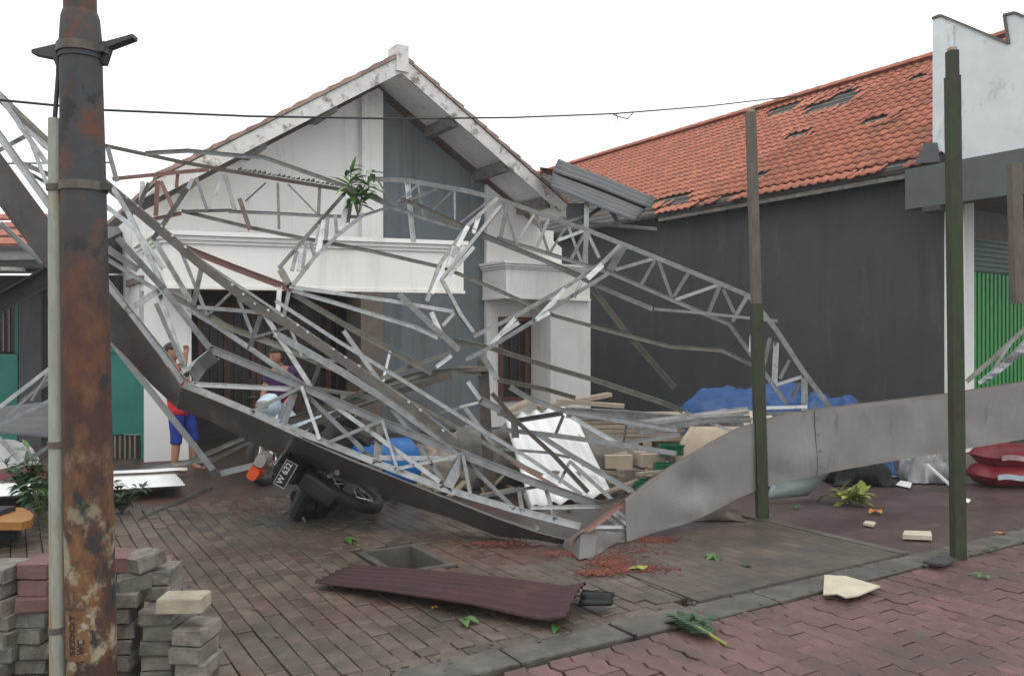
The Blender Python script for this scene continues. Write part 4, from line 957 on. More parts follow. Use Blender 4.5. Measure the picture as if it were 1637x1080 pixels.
corr('zinc_sheet', [W(880,300,12.9), W(1014,354,12.4), W(1036,328,13.6), W(884,272,14.2)], 5, .035, M['zinc_sheet'], 'lower grey zinc sheet on white struts beside the gable', nx=8)
it = [('strut', [(938,318,13.0),(936,425,13.0)], 9, 's'), ('strut', [(940,345,13.0),(965,328,13.2)], 7, 's'), ('strut', [(976,335,13.2),(990,360,13.2)], 8, 'g'), ('rail', [(925,355,13.1),(1050,366,13.2)], 6, 'g'), ('rail', [(905,355,13.1),(935,345,13.1)], 5, 's')]
truss('awning_struts', 'pale struts carrying the torn zinc sheets right of the gable', it, cat='struts')
m = MB(); wbox(m, 908, 325, 934, 352, 13.2, .5); tag(obj('metal_box', m, M['zinc_sheet']), 'small grey box fixed under the gable eave', 'box')
bx_ = bpy.data.objects['metal_box']
corr('verge_sheet', [W(862,268,14.2), W(930,278,14.2), W(925,290,14.4), W(868,276,14.6)], 3, .015, M['dust'], 'small red sheet piece between gable eave and zinc sheet', nx=5)
corr('zinc_pile_sheet', [W(-40,690,8.6), W(82,700,8.6), W(82,640,9.6), W(-40,655,9.8)], 5, .03, M['zinc_sheet'], 'grey corrugated sheet fallen behind the conduit at left edge', nx=8)
it = [('bar', [(0,650,8.2),(80,588,8.4)], 7, 's'), ('bar', [(10,665,8.2),(82,600,8.4)], 5, 'g'), ('bar', [(-20,688,8.1),(80,640,8.3)], 7, 's'), ('bar', [(35,640,8.3),(78,612,8.4)], 5, 'g'), ('bar', [(-10,690,8.0),(30,735,8.0)], 7, 'g'), ('bar', [(10,757,7.9),(80,712,8.2)], 6, 'g'), ('bar', [(50,640,8.3),(80,590,8.4)], 4, 'g')]
truss('left_bars', 'thin silver bars on the fallen grey sheet left of the conduit', it, cat='bars')
# white boards on the ground
def board(name, pix, z, th, label, mat='white_sheet', cat='board'):
    m = MB(); m.prism([G(x, y, z) for x, y in pix], (0,0,th)); return tag(fixn(obj(name, m, M[mat])), label, cat)
wb = corr('white_board', [G(-60,797,.12), G(296,776,.12), G(280,757,.12), G(-60,776,.12)], 5, .008, M['white_sheet'], 'white ribbed board lying on the ground behind the rusty pole', 'board', nx=8, wob=.01)
m = MB(); m.prism([G(-60,800,0),G(290,780,0),G(275,770,0),G(-60,785,0)], (0,0,.10)); tag(fixn(obj('timber', m, M['soffit'])), 'low brown timber under the white ribbed board', 'timber')
corr('thin_panel', [G(176,757,.1), G(300,752,.1), G(298,748,.1), G(176,753,.1)], 2, .004, M['white_sheet'], 'thin white strip behind the ribbed white board', 'board', nx=4)
# draped cloth at left
def mound(name, c, rx, ry, h, mat, label, cat, seed=0, n=28, fold=.12, rz=0, pw_=2.6, parent=None):
    vs = []; fs = []
    for i in range(n+1):
        for j_ in range(n+1):
            a_ = i/n*2-1; b_ = j_/n*2-1
            rr = (abs(a_)**pw_+abs(b_)**pw_)**(1/pw_)
            zz2 = max(0, 1-rr**2.2)
            nz = noise.noise((a_*2.4+seed, b_*2.4, seed*.7))*.6+noise.noise((a_*5+seed, b_*6, seed))*.4
            zv = h*(zz2**.45 if zz2 > 0 else 0)*(1+fold*1.2*nz)
            d_ = .05*noise.noise((a_*6, b_*6, seed+9))
            v = Vector((a_*rx*(1+fold*.4*nz)+d_*rx, b_*ry*(1+fold*.4*nz), zv+.004+R.uniform(0,.004)))
            vs.append(Matrix.Rotation(rz,3,'Z') @ v+Vector(c))
    m = MB(); m.add(vs, [(i*(n+1)+j_, (i+1)*(n+1)+j_, (i+1)*(n+1)+j_+1, i*(n+1)+j_+1) for i in range(n) for j_ in range(n)])
    o = obj(name, m, mat, parent, smooth=True)
    md_ = o.modifiers.new('t', 'SOLIDIFY'); md_.thickness = .006
    return tag(o, label, cat) if label else o
gz = lambda x, D, z=0: Vector(((x-CX)/F*D, D, z))
mound('white_cloth', gz(2,9.6), .42, .3, .42, M['white_sheet'], 'bundled white cloth at the left edge beside the fallen sheet', 'cloth', 3)
mound('red_bundle', gz(45,9.3), .5, .22, .16, M['redsack'], 'small red bundle under the grey bars at left', 'bundle', 5)
# tarpaulins
mound('blue_tarpaulin', gz(1215,10.9), 1.25, .8, .98, M['tarp'], 'blue tarpaulin heaped over goods against the charcoal wall', 'tarpaulin', 1, 44, .3, rz=.25)
mound('blue_tarpaulin', gz(1340,10.2), .62, .5, .84, M['tarp'], 'smaller blue tarpaulin heap right of the green post', 'tarpaulin', 8, 32, .3)
mound('cream_canvas', gz(1180,9.3), .72, .4, .80, M['cream'], 'cream canvas draped in front of the blue tarpaulin', 'canvas', 4, 32, .1)
# timber stack + cartons
ts = thing('timber_stack', 'stack of pale planks behind the low truss', 'timber', gz(985,9.6))
for i in range(6):
    for q in range(2):
        m = MB(); c_ = gz(985+R.uniform(-8,8), 9.5+q*.25, .46+i*.052); m.box(c_, 1.5+R.uniform(-.2,.2), .22, .045, rz=R.uniform(-.06,.06)+.1); obj('plank', m, M['planks'], ts)
for x in (935, 1030):
    m = MB(); m.box(gz(x,9.6,.215), .1, .45, .43); obj('support', m, M['planks'], ts)
m = MB(); m.box(gz(985,9.95,.3), 1.6, .03, .6); obj('backing_board', m, M['carton'], ts)
gt_ = 'cartons stacked under the wreck'
for i, (x, D, z, sx, sz_, mt, lb) in enumerate(((965,8.9,0,.32,.2,'carton','low brown carton nearest the white corrugated sheet'),(1010,8.85,0,.34,.22,'carton','brown carton in the middle of the goods beside the grey panel'),(1055,8.8,0,.3,.26,'carton','brown carton furthest right beside the grey panel'),
        (985,8.95,.22,.3,.14,'cream','pale carton on top of two brown cartons'),(1038,8.9,.24,.28,.14,'cream','pale carton on top of the right cartons'))):
    t = thing('carton', lb, 'carton', gz(x,D,z), gt_); c_ = gz(x,D,z)
    m = MB(); m.box(c_+Vector((0,0,sz_/2)), sx, .28, sz_, rz=.1*i-.2); obj('body', m, M[mt], t)
    m = MB(); m.box(c_+Vector((0,0,sz_+.004)), sx*.98, .05, .004, rz=.1*i-.2); obj('tape', m, M['soffit'], t)
for i, (x, D, z, lb) in enumerate(((1032,8.5,.04,'small green plastic crate low beside the grey panel'),(1072,8.75,.38,'upper green plastic crate near the top of the grey panel'),(1065,8.6,.2,'middle green plastic crate tilted beside the grey panel'))):
    t = thing('crate', lb, 'crate', gz(x,D,z)); c_ = gz(x,D,z)
    for sx_ in (-1, 1):
        m = MB(); m.box(c_+Vector((0,sx_*.09,.055)), .24, .012, .11, rz=0); obj('side', m, M['crate'], t)
        m = MB(); m.box(c_+Vector((sx_*.114,0,.055)), .012, .165, .105, rz=0); obj('side', m, M['crate'], t)
    m = MB(); m.box(c_+Vector((0,0,.006)), .21, .16, .01); obj('bottom', m, M['crate'], t)
    m = MB(); m.box(c_+Vector((0,-.098,.105)), .26, .012, .022); obj('rim', m, M['crate'], t)
for i, (a_, b_, lb) in enumerate((((862,652,9.4),(975,630,9.6),'splintered plank pointing right in front of the bay column'),((890,640,9.5),(998,649,9.4),'splintered plank lying level in front of the bay column'),((800,662,9.0),(850,640,9.2),'pale splintered board left of the white corrugated sheet'))):
    m = MB(); m.sweep([W(*a_), W(*b_)], R_prof(.16,.045)); tag(obj('plank', m, M['planks']), lb, 'plank')
mound('rubble_heap', gz(850,9.3), 1.3, .5, .62, M['batten'], 'low heap of grey rubble and boards at the foot of the bay column', 'rubble', 12, 30, .5)
mound('rubble_heap', gz(740,9.2), .55, .4, .52, M['carton'], 'low tan heap of broken boards left of the stub post', 'rubble', 15, 24, .5)

# ------------------------------------------------------------------ posts
def gpost(xt, yt, xb, yb, split, wpx, label):
    b_ = G(xb, yb); D = b_.y; t_ = W(xt, yt, D); t = thing('post', label, 'post', b_)
    hw = wpx*D/F
    mid = b_.lerp(t_, split)
    m = MB(); m.sweep([b_-Vector((0,0,.03)), b_.lerp(mid,.5), mid], R_prof(hw,hw), up=(0,1,0)); obj('lower_shaft', m, M['post'], t)
    m = MB(); m.sweep([mid+Vector((0,0,.002)), t_], R_prof(hw*.82,hw*.82), up=(0,1,0)); obj('upper_shaft', m, M['posttop' if split < .8 else 'post'], t)
    m = MB(); m.box(t_+Vector((0,0,.012)), hw*.6, hw*.6, .025); obj('cut_end', m, M['planks'], t)
    return t
gpost(1200,180,1219,830,.53,17,'tall green-brown post standing in front of the grey panel at centre right')
gpost(1522,82,1532,890,.95,18,'tall dark green post standing in front of the shop corner column')

# ------------------------------------------------------------------ rusty pole with conduit
PD = 3.62
pole = thing('utility_pole', 'thick rusty steel utility pole at left with stencilled orange patch and bracket arms', 'pole', Vector((gx(147,PD), PD, -.07)))
def pc(y): return W(129+(y-60)*.0175, y, PD)
zb_ = 545+(H+.07)/PD*F
ys_ = [zb_, 1080, 900, 700, 500, 300, 180, 95]; rs = [37.5,37,36.5,36,35,33.5,32,31]
m = MB(); m.tube([pc(y) for y in ys_], PD/F, 32, scale=rs); smooth_angle(obj('shaft', m, M['pole'], pole))
m = MB(); m.tube([pc(96), pc(88), pc(30), pc(21)], PD/F, 32, scale=[33,33,28.5,26]); smooth_angle(obj('sleeve', m, M['pole'], pole))
m = MB(); m.tube([pc(23), pc(-10), pc(-160)], PD/F, 32, scale=[24.5,24.3,23]); smooth_angle(obj('upper_shaft', m, M['pole'], pole))
for y in (300, 81):
    r_ = (33.9 if y == 300 else 33.5)*PD/F
    m = MB(); m.tube([pc(y+7), pc(y-7)], r_+.006, 28); cl = smooth_angle(obj('clamp', m, M['b'], pole))
    m = MB(); m.box(pc(y)+Vector((r_+.01,-.01,0)), .03, .05, .03); obj('bolt', m, M['d'], cl)
for sx_, tip, rt in ((-1,(50,82),(104,62)),(1,(212,57),(152,72))):
    A_ = W(*tip, PD-.02); y2 = 78 if sx_ < 0 else 66
    m = MB(); base_ = pc(80)+Vector((sx_*.065,-.02,0))
    m.prism([W(tip[0],tip[1]-3,PD), W(tip[0],tip[1]+3,PD), W(128+sx_*(44),92 if sx_<0 else 75,PD), W(128+sx_*36,112 if sx_<0 else 100,PD), W(128+sx_*26,100,PD), W(128+sx_*26,66,PD), W(128+sx_*40,70 if sx_<0 else 66,PD)], (0,.05,0))
    fixn(obj('bracket_arm', m, M['d'], pole))
# stencilled patch
def on_pole(x, y, off): # wrap pixel on the pole's front surface
    c_ = pc(y); r_ = interp([(95,31),(300,33.5),(700,36),(1080,37)], y)*PD/F+off
    dx = (x-px(c_)[0])*PD/F*.97; dx = max(-r_*.98, min(r_*.98, dx))
    return Vector((c_.x+dx, c_.y-math.sqrt(max(0, r_*r_-dx*dx)), c_.z))
m = MB(); nx_, ny_ = 14, 24; x0, x1, y0, y1 = 119, 163, 965, 1042
def pedge(i, j_): 
    x = x0+(x1-x0)*i/nx_; y = y0+(y1-y0)*j_/ny_
    if j_ in (0, ny_): y += R.uniform(-2,2)
    if i == nx_: x += R.uniform(-2,2)-5*noise.noise((j_*.35,0,0))
    return on_pole(x, y, .0025)
vs = [pedge(i, j_) for j_ in range(ny_+1) for i in range(nx_+1)]
m.add(vs, [(j_*(nx_+1)+i, j_*(nx_+1)+i+1, (j_+1)*(nx_+1)+i+1, (j_+1)*(nx_+1)+i) for j_ in range(ny_) for i in range(nx_)])
patch = obj('painted_patch', m, M['notice'], pole, smooth=True)
def text_mesh(txt, bold=.0):
    cu = bpy.data.curves.new('txt', 'FONT'); cu.body = txt; cu.size = 1; cu.offset = bold; cu.resolution_u = 3
    o = bpy.data.objects.new('txt', cu); COL.objects.link(o); bpy.context.view_layer.update()
    me_ = bpy.data.meshes.new_from_object(o.evaluated_get(bpy.context.evaluated_depsgraph_get())); bpy.data.objects.remove(o); bpy.data.curves.remove(cu)
    return [v.co.copy() for v in me_.vertices], [tuple(p.vertices) for p in me_.polygons]
def pole_text(txt, xc, ybot, ytop, hpx):
    vs, fs = text_mesh(txt, .03); xs = [v.x for v in vs]; a_, b_ = min(xs), max(xs)
    m = MB(); m.add([on_pole(xc+hpx*.5-v.y/.72*hpx, ybot-(v.x-a_)/(b_-a_)*(ybot-ytop), .0045) for v in vs], fs)
    return m
m = pole_text('SEDOT', 134.5, 1034, 968, 10)
obj('stencil_text', m, M['ink'], patch)
m = pole_text('WC', 149, 1032, 1008, 11)
obj('stencil_text', m, M['ink'], patch)
# conduit + straps + cable
con = thing('conduit_pipe', 'grey-green conduit pipe strapped to the left side of the rusty pole', 'pipe', Vector((gx(92,PD-.02), PD-.02, -.07)))
def cc(y): return W(88+(y-190)*.0052, y, PD-.02)
m = MB(); m.tube([cc(zb_), cc(900), cc(600), cc(420), cc(190)], PD/F, 20, scale=[12.5,12.2,11.6,11.2,10.2]); smooth_angle(obj('pipe', m, M['pvc'], con))
for y in (300, 710, 1005):
    m = MB(); m.tube([cc(y+5), cc(y-5)], 13.6*PD/F, 18); smooth_angle(obj('strap', m, M['posttop'], con))
    m = MB(); m.box((cc(y)+pc(y))/2+Vector((-.01,-.02,0)), .05, .03, .022); obj('strap_lug', m, M['b'], con)
for i in range(24):
    y = 215+i*24
    m = MB(); m.box(W(104+(y-200)*.011, y, PD), .012, .012, .02); obj('band_tooth', m, M['b'], con)
m = MB(); m.tube([W(94,70,PD), W(93,120,PD), W(88,185,PD-.02), W(88,196,PD-.02)], .010, 8); obj('cable', m, M['wire'], con)
# overhead wire
wp = [(-120,150,6),(0,160,6.3),(165,176,6.8),(400,186,7.6),(640,190,8.6),(820,188,9.6),(980,182,10.8),(1130,170,12.2),(1285,152,14.2)]
m = MB(); m.tube([W(*p) for p in wp], .0105, 6); wire = tag(obj('overhead_wire', m, M['wire']), 'thin black overhead wire crossing from the pole to the tiled roof', 'wire')
m = MB(); m.tube([W(978,182,10.8), W(990,187,10.8), W(1003,190,10.8), W(1012,181,11)], .008, 5); obj('frayed_end', m, M['wire'], wire)
m = MB(); m.tube([W(985,183,10.8), W(988,192,10.8), W(983,196,10.8)], .006, 5); obj('frayed_end', m, M['wire'], wire)

# ------------------------------------------------------------------ paver stacks at lower left
def brick_mesh(w_, l_, h_, seed):
    r_ = random.Random(seed); bm = bmesh.new(); bmesh.ops.create_cube(bm, size=1)
    for v in bm.verts: v.co = Vector((v.co.x*w_, v.co.y*l_, v.co.z*h_))
    bmesh.ops.bevel(bm, geom=list(bm.edges), offset=.006, segments=1, affect='EDGES')
    for v in bm.verts: v.co += Vector((r_.uniform(-.006,.006), r_.uniform(-.006,.006), r_.uniform(-.004,.004)))
    me_ = bpy.data.meshes.new('brick'); bm.to_mesh(me_); bm.free(); return me_
BW, BL, BH = .142, .21, .073
bms = [brick_mesh(BW, BL, BH-.004, s_) for s_ in range(4)]
def bmesh_of(mat):
    out = []
    for b_ in bms:
        c_ = b_.copy(); c_.materials.append(M[mat]); out.append(c_)
    return out
BM = {k_: bmesh_of(k_) for k_ in ('stackbrick','stackred','stackcream')}
def put(par, mat, loc, rz=0, rx=0, ry=0, k_=None):
    o = bpy.data.objects.new('brick', BM[mat][k_ if k_ is not None else R.randrange(4)]); COL.objects.link(o); o.parent = par
    o.location = Vector(loc)-Vector(par['_w']); o.rotation_euler = (rx, ry, rz); return o
def column(xc, D, ytop, label, rz=.05, reds=(), n=None, bw=1):
    base_ = gz(xc, D, -.02); t = thing('paver_stack', label, 'paver stack', base_, 'stacked pavers at lower left')
    ztop = H-(ytop-CY)/F*D; n = int(round((ztop+.02)/BH))
    for i in range(n):
        put(t, 'stackred' if (n-1-i) in reds else 'stackbrick', base_+Vector((R.uniform(-.02,.02), R.uniform(-.02,.02), BH*(i+.5))), rz+R.uniform(-.14,.14))
    return t, base_.z+n*BH, n
column(8, 3.80, 905, 'tall grey paver stack cut by the left edge', -.1)
column(68, 3.86, 890, 'paver stack with pink blocks left of the conduit pipe', .0, reds=(0,1,2))
column(140, 3.98, 905, 'paver stack standing hidden behind the rusty pole', .0)
tD, zD, _ = column(200, 3.92, 925, 'paver stack right beside the rusty pole topped with tilted blocks', .03)
put(tD, 'stackbrick', gz(214,3.94,zD+.04), .5, .1, -.12); put(tD, 'stackred', gz(190,4.0,zD+.105), .2, 0, .05); put(tD, 'stackbrick', gz(226,3.96,zD+.115), .9, -.1, -.2)
tE, zE, _ = column(262, 3.90, 975, 'middle paver stack carrying a cream block', .03)
put(tE, 'stackcream', gz(294,3.80,zE+.037), math.pi/2+.06, k_=1)
put(tE, 'stackbrick', gz(258,4.02,zE+.037), .05); put(tE, 'stackbrick', gz(258,4.02,zE+.037+BH), .1); put(tE, 'stackred', gz(250,4.14,zE+.037+BH*.9), .3)
column(317, 3.82, 1003, 'lowest and rightmost paver stack of the group', -.12)
column(225, 4.3, 1005, 'short paver stack behind the gap right of the rusty pole', .1)

# ------------------------------------------------------------------ plants and leaves
def leaf_geo(mb, base_, dirv, L_, wd, droop=.3, up=Vector((0,0,1))):
    d_ = dirv.normalized(); s_ = d_.cross(up); s_ = s_.normalized() if s_.length > 1e-3 else Vector((1,0,0)); n_ = s_.cross(d_)
    ts = (0, .3, .65, 1); ws = (.12, 1, .8, .03); L0 = []; C0 = []; R0 = []
    for t, w_ in zip(ts, ws):
        c_ = base_+d_*L_*t-Vector((0,0,1))*droop*L_*t*t
        C0.append(c_); L0.append(c_-s_*wd*w_/2+n_*wd*.12*w_); R0.append(c_+s_*wd*w_/2+n_*wd*.12*w_)
    vs = L0+C0+R0
    fs = [(i, i+4, i+5, i+1) for i in range(3)]+[(i+4, i+8, i+9, i+5) for i in range(3)]
    mb.add(vs, fs)
def plant(name, c, h, r, nst, nl, mat, label, L_=.14, wd=.05, seed=0):
    rr = random.Random(seed); t = thing(name, label, 'plant', c); st = MB(); lf = MB(); c = Vector(c)
    for i in range(nst):
        a_ = rr.uniform(0, 6.28); tip = c+Vector((math.cos(a_)*r*rr.uniform(.3,1), math.sin(a_)*r*rr.uniform(.3,1)*.7, h*rr.uniform(.5,1)))
        mid = (c+tip)/2+Vector((rr.uniform(-.05,.05), rr.uniform(-.05,.05), .1*h))
        st.tube([c, mid, tip], .005, 5, scale=[1.3,1,.5])
        for q in range(nl):
            tt_ = rr.uniform(.25, 1); p = c.lerp(mid, tt_*2) if tt_ < .5 else mid.lerp(tip, tt_*2-1)
            d_ = Vector((rr.uniform(-1,1), rr.uniform(-1,1), rr.uniform(-.1,.7)))
            leaf_geo(lf, p, d_, L_*rr.uniform(.6,1.2), wd*rr.uniform(.7,1.2), rr.uniform(.1,.5))
    obj('stem', st, M['stem'], t); obj('foliage', lf, M[mat], t); return t
plant('shrub', gz(62,7.4), .62, .38, 16, 16, 'leafdk', 'dark leafy shrub behind the conduit pipe', .17, .055, 2)
plant('shrub', gz(75,7.0), .72, .20, 7, 12, 'leaf', 'taller bright green shrub shoots just left of the conduit pipe', .16, .05, 5)
plant('shrub', gz(195,7.6), .30, .33, 12, 14, 'leafdk', 'low creeping shrub right of the rusty pole', .10, .04, 9)
bb = plant('leafy_branch', W(572,345,9.0), .56, .27, 7, 9, 'leafbright', 'fresh green leafy branch caught on the trusses before the gable wall', .26, .06, 4)
plant('fallen_branch', G(1360,806), .16, .20, 6, 7, 'leafyel', 'yellow-green leafy sprig lying below the grey panel', .22, .08, 6)
plant('fallen_branch', G(1110,1002), .07, .10, 3, 3, 'leafdk', 'dark green leaf cluster lying on the road edge', .14, .06, 12)
fr_ = thing('fallen_frond', 'single green leaf with yellow midrib lying on the road pavers', 'leaf', G(1155,1026))
p0, p1 = G(1162,1030,.012), G(1080,985,.03)
m = MB(); m.tube([p0, p0.lerp(p1,.5)+Vector((0,0,.01)), p1], .006, 6, scale=[1.4,1.2,.5]); obj('midrib', m, M['leafyel'], fr_)
lf = MB()
for i in range(9):
    b0 = p0.lerp(p1, .30+i*.078)
    for s_ in (-1, 1):
        d_ = (p1-p0).normalized(); sd_ = Vector((-d_.y, d_.x, 0))*s_; leaf_geo(lf, b0+Vector((0,0,.01)), d_*.9+sd_*.9+Vector((0,0,.25)), .115, .042, .25)
obj('blades', lf, M['leafdk'], fr_)
def litter(x, y, mat, s_, label, grp, rz=None):
    m = MB(); a_ = R.uniform(0, 6.28) if rz is None else rz; p = G(x, y, .012)
    for q in range(R.choice((1,2,3))): leaf_geo(m, p, Vector((math.cos(a_+q*.8), math.sin(a_+q*.8), .35)), s_*R.uniform(.8,1.2), s_*.5, .4)
    o = obj('fallen_leaf', m, M[mat]); return tag(o, label, 'leaf', grp)
GL = ['green leaf lying below the middle of the maroon sheet', 'green leaf lying at the right end of the maroon sheet edge', 'green leaf on the driveway below the fallen motorcycle', 'larger green leaf in the middle of the apron', 'small dark leaf near the front of the apron',
      'green leaf on the kerb right of the dark green post', 'tiny green leaf on the red road pavers at right', 'yellow-green leaf beside the spilled brick crumbs', 'yellow-green leaf under the front girder near the white sheet', 'green leaf just right of the green-brown post foot']
for x, y, mt, s_ in ((740,988,'leaf',.13),(892,998,'leaf',.11),(552,862,'leaf',.12),(1148,890,'leaf',.12),(1190,905,'leafdk',.08),(1585,880,'leaf',.12),(1575,918,'leaf',.08),(1028,910,'leafyel',.13),(905,815,'leafyel',.12),(1268,808,'leaf',.1)):
    litter(x, y, mt, s_, GL.pop(0), 'green leaves scattered on the paving')
AL = ['large amber leaf beside the yellow-green sprig', 'amber leaf lying on the maroon sheet', 'tiny amber leaf at the front edge of the maroon sheet', 'amber leaf behind the sprig near the black bag', 'small amber leaf on the forecourt at far right']
for x, y, s_ in ((1400,815,.14),(626,940,.05),(693,968,.04),(1415,765,.1),(1600,852,.07)):
    litter(x, y, 'amber', s_, AL.pop(0), 'amber leaves scattered on the ground')
# litter pieces
def chip(name, pix, th, mat, label, cat, z=.004):
    m = MB(); m.prism([G(x, y, z) for x, y in pix], (0,0,th)); return tag(fixn(obj(name, m, M[mat])), label, cat)
chip('broken_board', [(1318,920),(1352,922),(1407,938),(1372,953),(1352,956),(1338,950),(1316,951)], .009, 'foampiece', 'cream broken board piece lying on the kerb', 'board', .022)
chip('slab_chip', [(1443,861),(1446,854),(1488,855),(1490,863)], .035, 'foampiece', 'small pale slab chip on the red forecourt', 'chip')
chip('slab_chip', [(1380,839),(1384,835),(1400,837),(1396,842)], .02, 'foampiece', 'tiny pale chip behind the small slab chip', 'chip')
chip('manhole_cover', [(1475,900),(1500,889),(1530,895),(1508,905)], .015, 'd', 'small dark grate set in the kerb beside the right green post', 'grate', .018)
m = MB(); mound('stone', gz(1145,7.35), .22, .12, .10, M['b'], 'dark stone lump under the grey panel', 'stone', 21, 14, .5)
mound('dark_bag', gz(1372,9.2), .34, .22, .30, M['crate'] if 0 else M['black'], 'black rubbish bag under the grey panel', 'bag', 6, 20, .5)
corr('pale_sheet', [G(1222,798,.02), G(1290,792,.02), W(1330,752,8.3), W(1240,765,8.2)], 1, .01, M['glasspane'], 'pale green translucent sheet leaning under the grey panel', nx=6)
fl = mound('plastic_film', gz(1490,9.4), .34, .25, .36, M['film'], 'crumpled grey plastic film on the forecourt under the panel', 'plastic film', 7, 30, 1.0)
m = MB(); m.sweep([W(1482,742,8.9), G(1525,780,.02)], R_prof(.06,.02)); tag(obj('pale_lath', m, M['white_sheet']), 'short white lath leaning on the crumpled plastic film', 'lath')
chip('white_scrap', [(1432,775),(1440,768),(1458,772),(1455,780)], .006, 'white_sheet', 'white scrap left of the crumpled plastic film', 'scrap')
chip('white_scrap', [(1538,800),(1542,796),(1552,799),(1548,804)], .006, 'white_sheet', 'tiny white scrap right of the green post foot', 'scrap')
# red sacks
def pillow(name, c, L_, Wd, Ht, rz, mat, par):
    bm = bmesh.new(); bmesh.ops.create_grid(bm, x_segments=16, y_segments=8, size=.5)
    top_ = [v.co.copy() for v in bm.verts]; bm.free()
    m = MB(); nx_, ny_ = 17, 9
    for s_ in (1, -1):
        vs = []
        for j_ in range(ny_):
            for i in range(nx_):
                a_ = i/(nx_-1)*2-1; b_ = j_/(ny_-1)*2-1
                pz = (max(0,1-abs(a_)**8)*max(0,1-abs(b_)**3))**.3
                v = Vector((a_*L_/2*(1-.04*b_*b_), b_*Wd/2*(1-.05*(1-a_*a_)), s_*pz*Ht/2+.012*noise.noise((a_*4,b_*4,c.x+s_))))
                vs.append(Matrix.Rotation(rz,3,'Z') @ v+c+Vector((0,0,Ht/2)))
        m.add(vs, [(j_*nx_+i, j_*nx_+i+1, (j_+1)*nx_+i+1, (j_+1)*nx_+i) if s_ > 0 else (j_*nx_+i, (j_+1)*nx_+i, (j_+1)*nx_+i+1, j_*nx_+i+1) for j_ in range(ny_-1) for i in range(nx_-1)])
    return obj(name, m, mat, par, smooth=True)
for i, (z, lb) in enumerate(((.0,'lower red sack with pale blue printed band at right edge'),(.21,'upper red sack with pale printed band at right edge'))):
    c_ = gz(1650+i*6, 9.1, z); t = thing('sack', lb, 'sack', c_, 'red sacks at right edge')
    pillow('bag', c_, 1.35, .5, .24, .05, M['redsack'], t)
    m = MB(); rows = []
    for q in range(15):
        xx = -.55+q*.08; zz3 = .12+.012*math.sin(q*1.3)
        rows.append([c_+Vector((xx, -.262+.05*abs(xx)**3+.05*xx, zz3-.028)), c_+Vector((xx, -.262+.05*abs(xx)**3+.05*xx, zz3+.028))])
    skin(rows, 'printed_band', M['sackprint'] if i == 0 else M['sackpale'], t, .004)
m = MB(); rr = random.Random(11)
for q in range(190):
    x = rr.uniform(590, 1090); D = rr.uniform(8.3, 9.9); z = rr.random()**2*.25
    L_ = rr.uniform(.06,.5); M3 = Matrix.Rotation(rr.uniform(0,3.1),3,'Z') @ Matrix.Rotation(rr.uniform(-.35,.35),3,'Y')
    m.box(gz(x, D, z+.02), L_, rr.uniform(.02,.09), rr.uniform(.006,.03), M=M3)
stuff(obj('debris', m, M['planks']))['label'] = 'splinters of broken boards strewn behind the girder'
m = MB()
for q in range(520):
    p = K(rr.uniform(-1.5,9), rr.choice((3.42,3.66,rr.uniform(2,9),rr.uniform(3.2,9)))+rr.gauss(0,.03), .006); s_ = rr.uniform(.004,.016)
    m.box(p, s_*rr.uniform(1,3), s_, s_*.3, rz=rr.uniform(0,3))
stuff(obj('ground_litter', m, M['b']))['label'] = 'dark twigs and grit scattered over the paving'
# brick dust: crumbs spilled in streaks
m = MB(); rr = random.Random(5); a, b, c, d = PIT
for x, y, rx, ry, n in ((975,897,34,8,420),(1025,908,46,5,380),(958,914,36,5,330),(1050,862,34,4,260),(800,868,55,4,260),(900,884,40,5,160),(420,810,70,14,300),(1000,880,60,14,200)):
    for q in range(int(n*1.4)):
        p = G(x+rr.gauss(0,rx*.55), y+rr.gauss(0,ry*.6), .011); s_ = rr.uniform(.003,.010)
        if a-.02 < p.dot(kd) < b+.02 and c-.02 < p.dot(nd) < d+.02: continue
        m.box(p+Vector((0,0,s_*.2)), s_*rr.uniform(.7,2.4), s_*rr.uniform(.7,1.6), s_*.55, rz=rr.uniform(0,3))
stuff(obj('brick_dust', m, M['dust']))['label'] = 'red brick crumbs spilled over the apron and driveway'

# blue barrel
t = thing('barrel', 'bright blue plastic barrel lying under the front girder', 'barrel', gz(622,8.5))
c_ = gz(612,8.45,.30); ax = Vector((.85,.5,.1)).normalized()
m = MB(); ps = [-.36,-.34,-.30,-.16,-.14,-.12,.1,.12,.14,.30,.34,.36]; rs_ = [.16,.22,.26,.275,.285,.275,.275,.285,.275,.26,.22,.16]
m.tube([c_+ax*p for p in ps], 1, 24, scale=rs_); smooth_angle(obj('body', m, M['blue'], t), 50)
m = MB(); m.tube([c_+ax*.355, c_+ax*.385], .05, 12); obj('bung', m, M['black'], t)
m = MB(); m.tube([c_-ax*.3, c_-ax*.27], .275, 24); obj('hoop', m, M['blue'], t)

# orange board at left edge on a dark base
t = thing('bench', 'low bench with rounded orange wooden top at left edge', 'bench', gz(-10,6.3))
zt_ = H-(842-CY)/F*6.3
m = MB(); pts = [G(-160,820,zt_),G(-160,846,zt_)]
pts = [gz(-160,6.2,zt_),gz(-160,6.75,zt_)]+[gz(35,6.75,zt_),gz(48,6.6,zt_),gz(54,6.45,zt_),gz(50,6.3,zt_),gz(35,6.2,zt_)]
m.prism(pts, (0,0,.06)); fixn(obj('top', m, M['amberwood'], t))
for x, y in ((-20,6.35),(25,6.6),(-100,6.35),(-100,6.6)):
    m = MB(); b_ = gz(x,y,-.01); m.box(b_+Vector((0,0,(zt_-.003+.01)/2)), .06, .06, zt_-.003+.01); obj('leg', m, M['d'], t)
m = MB(); m.box(gz(-50,6.5,.13), .6, .25, .26); tag(obj('blue_crate', m, M['trousers']), 'dark blue crate under the orange bench at left edge', 'crate')

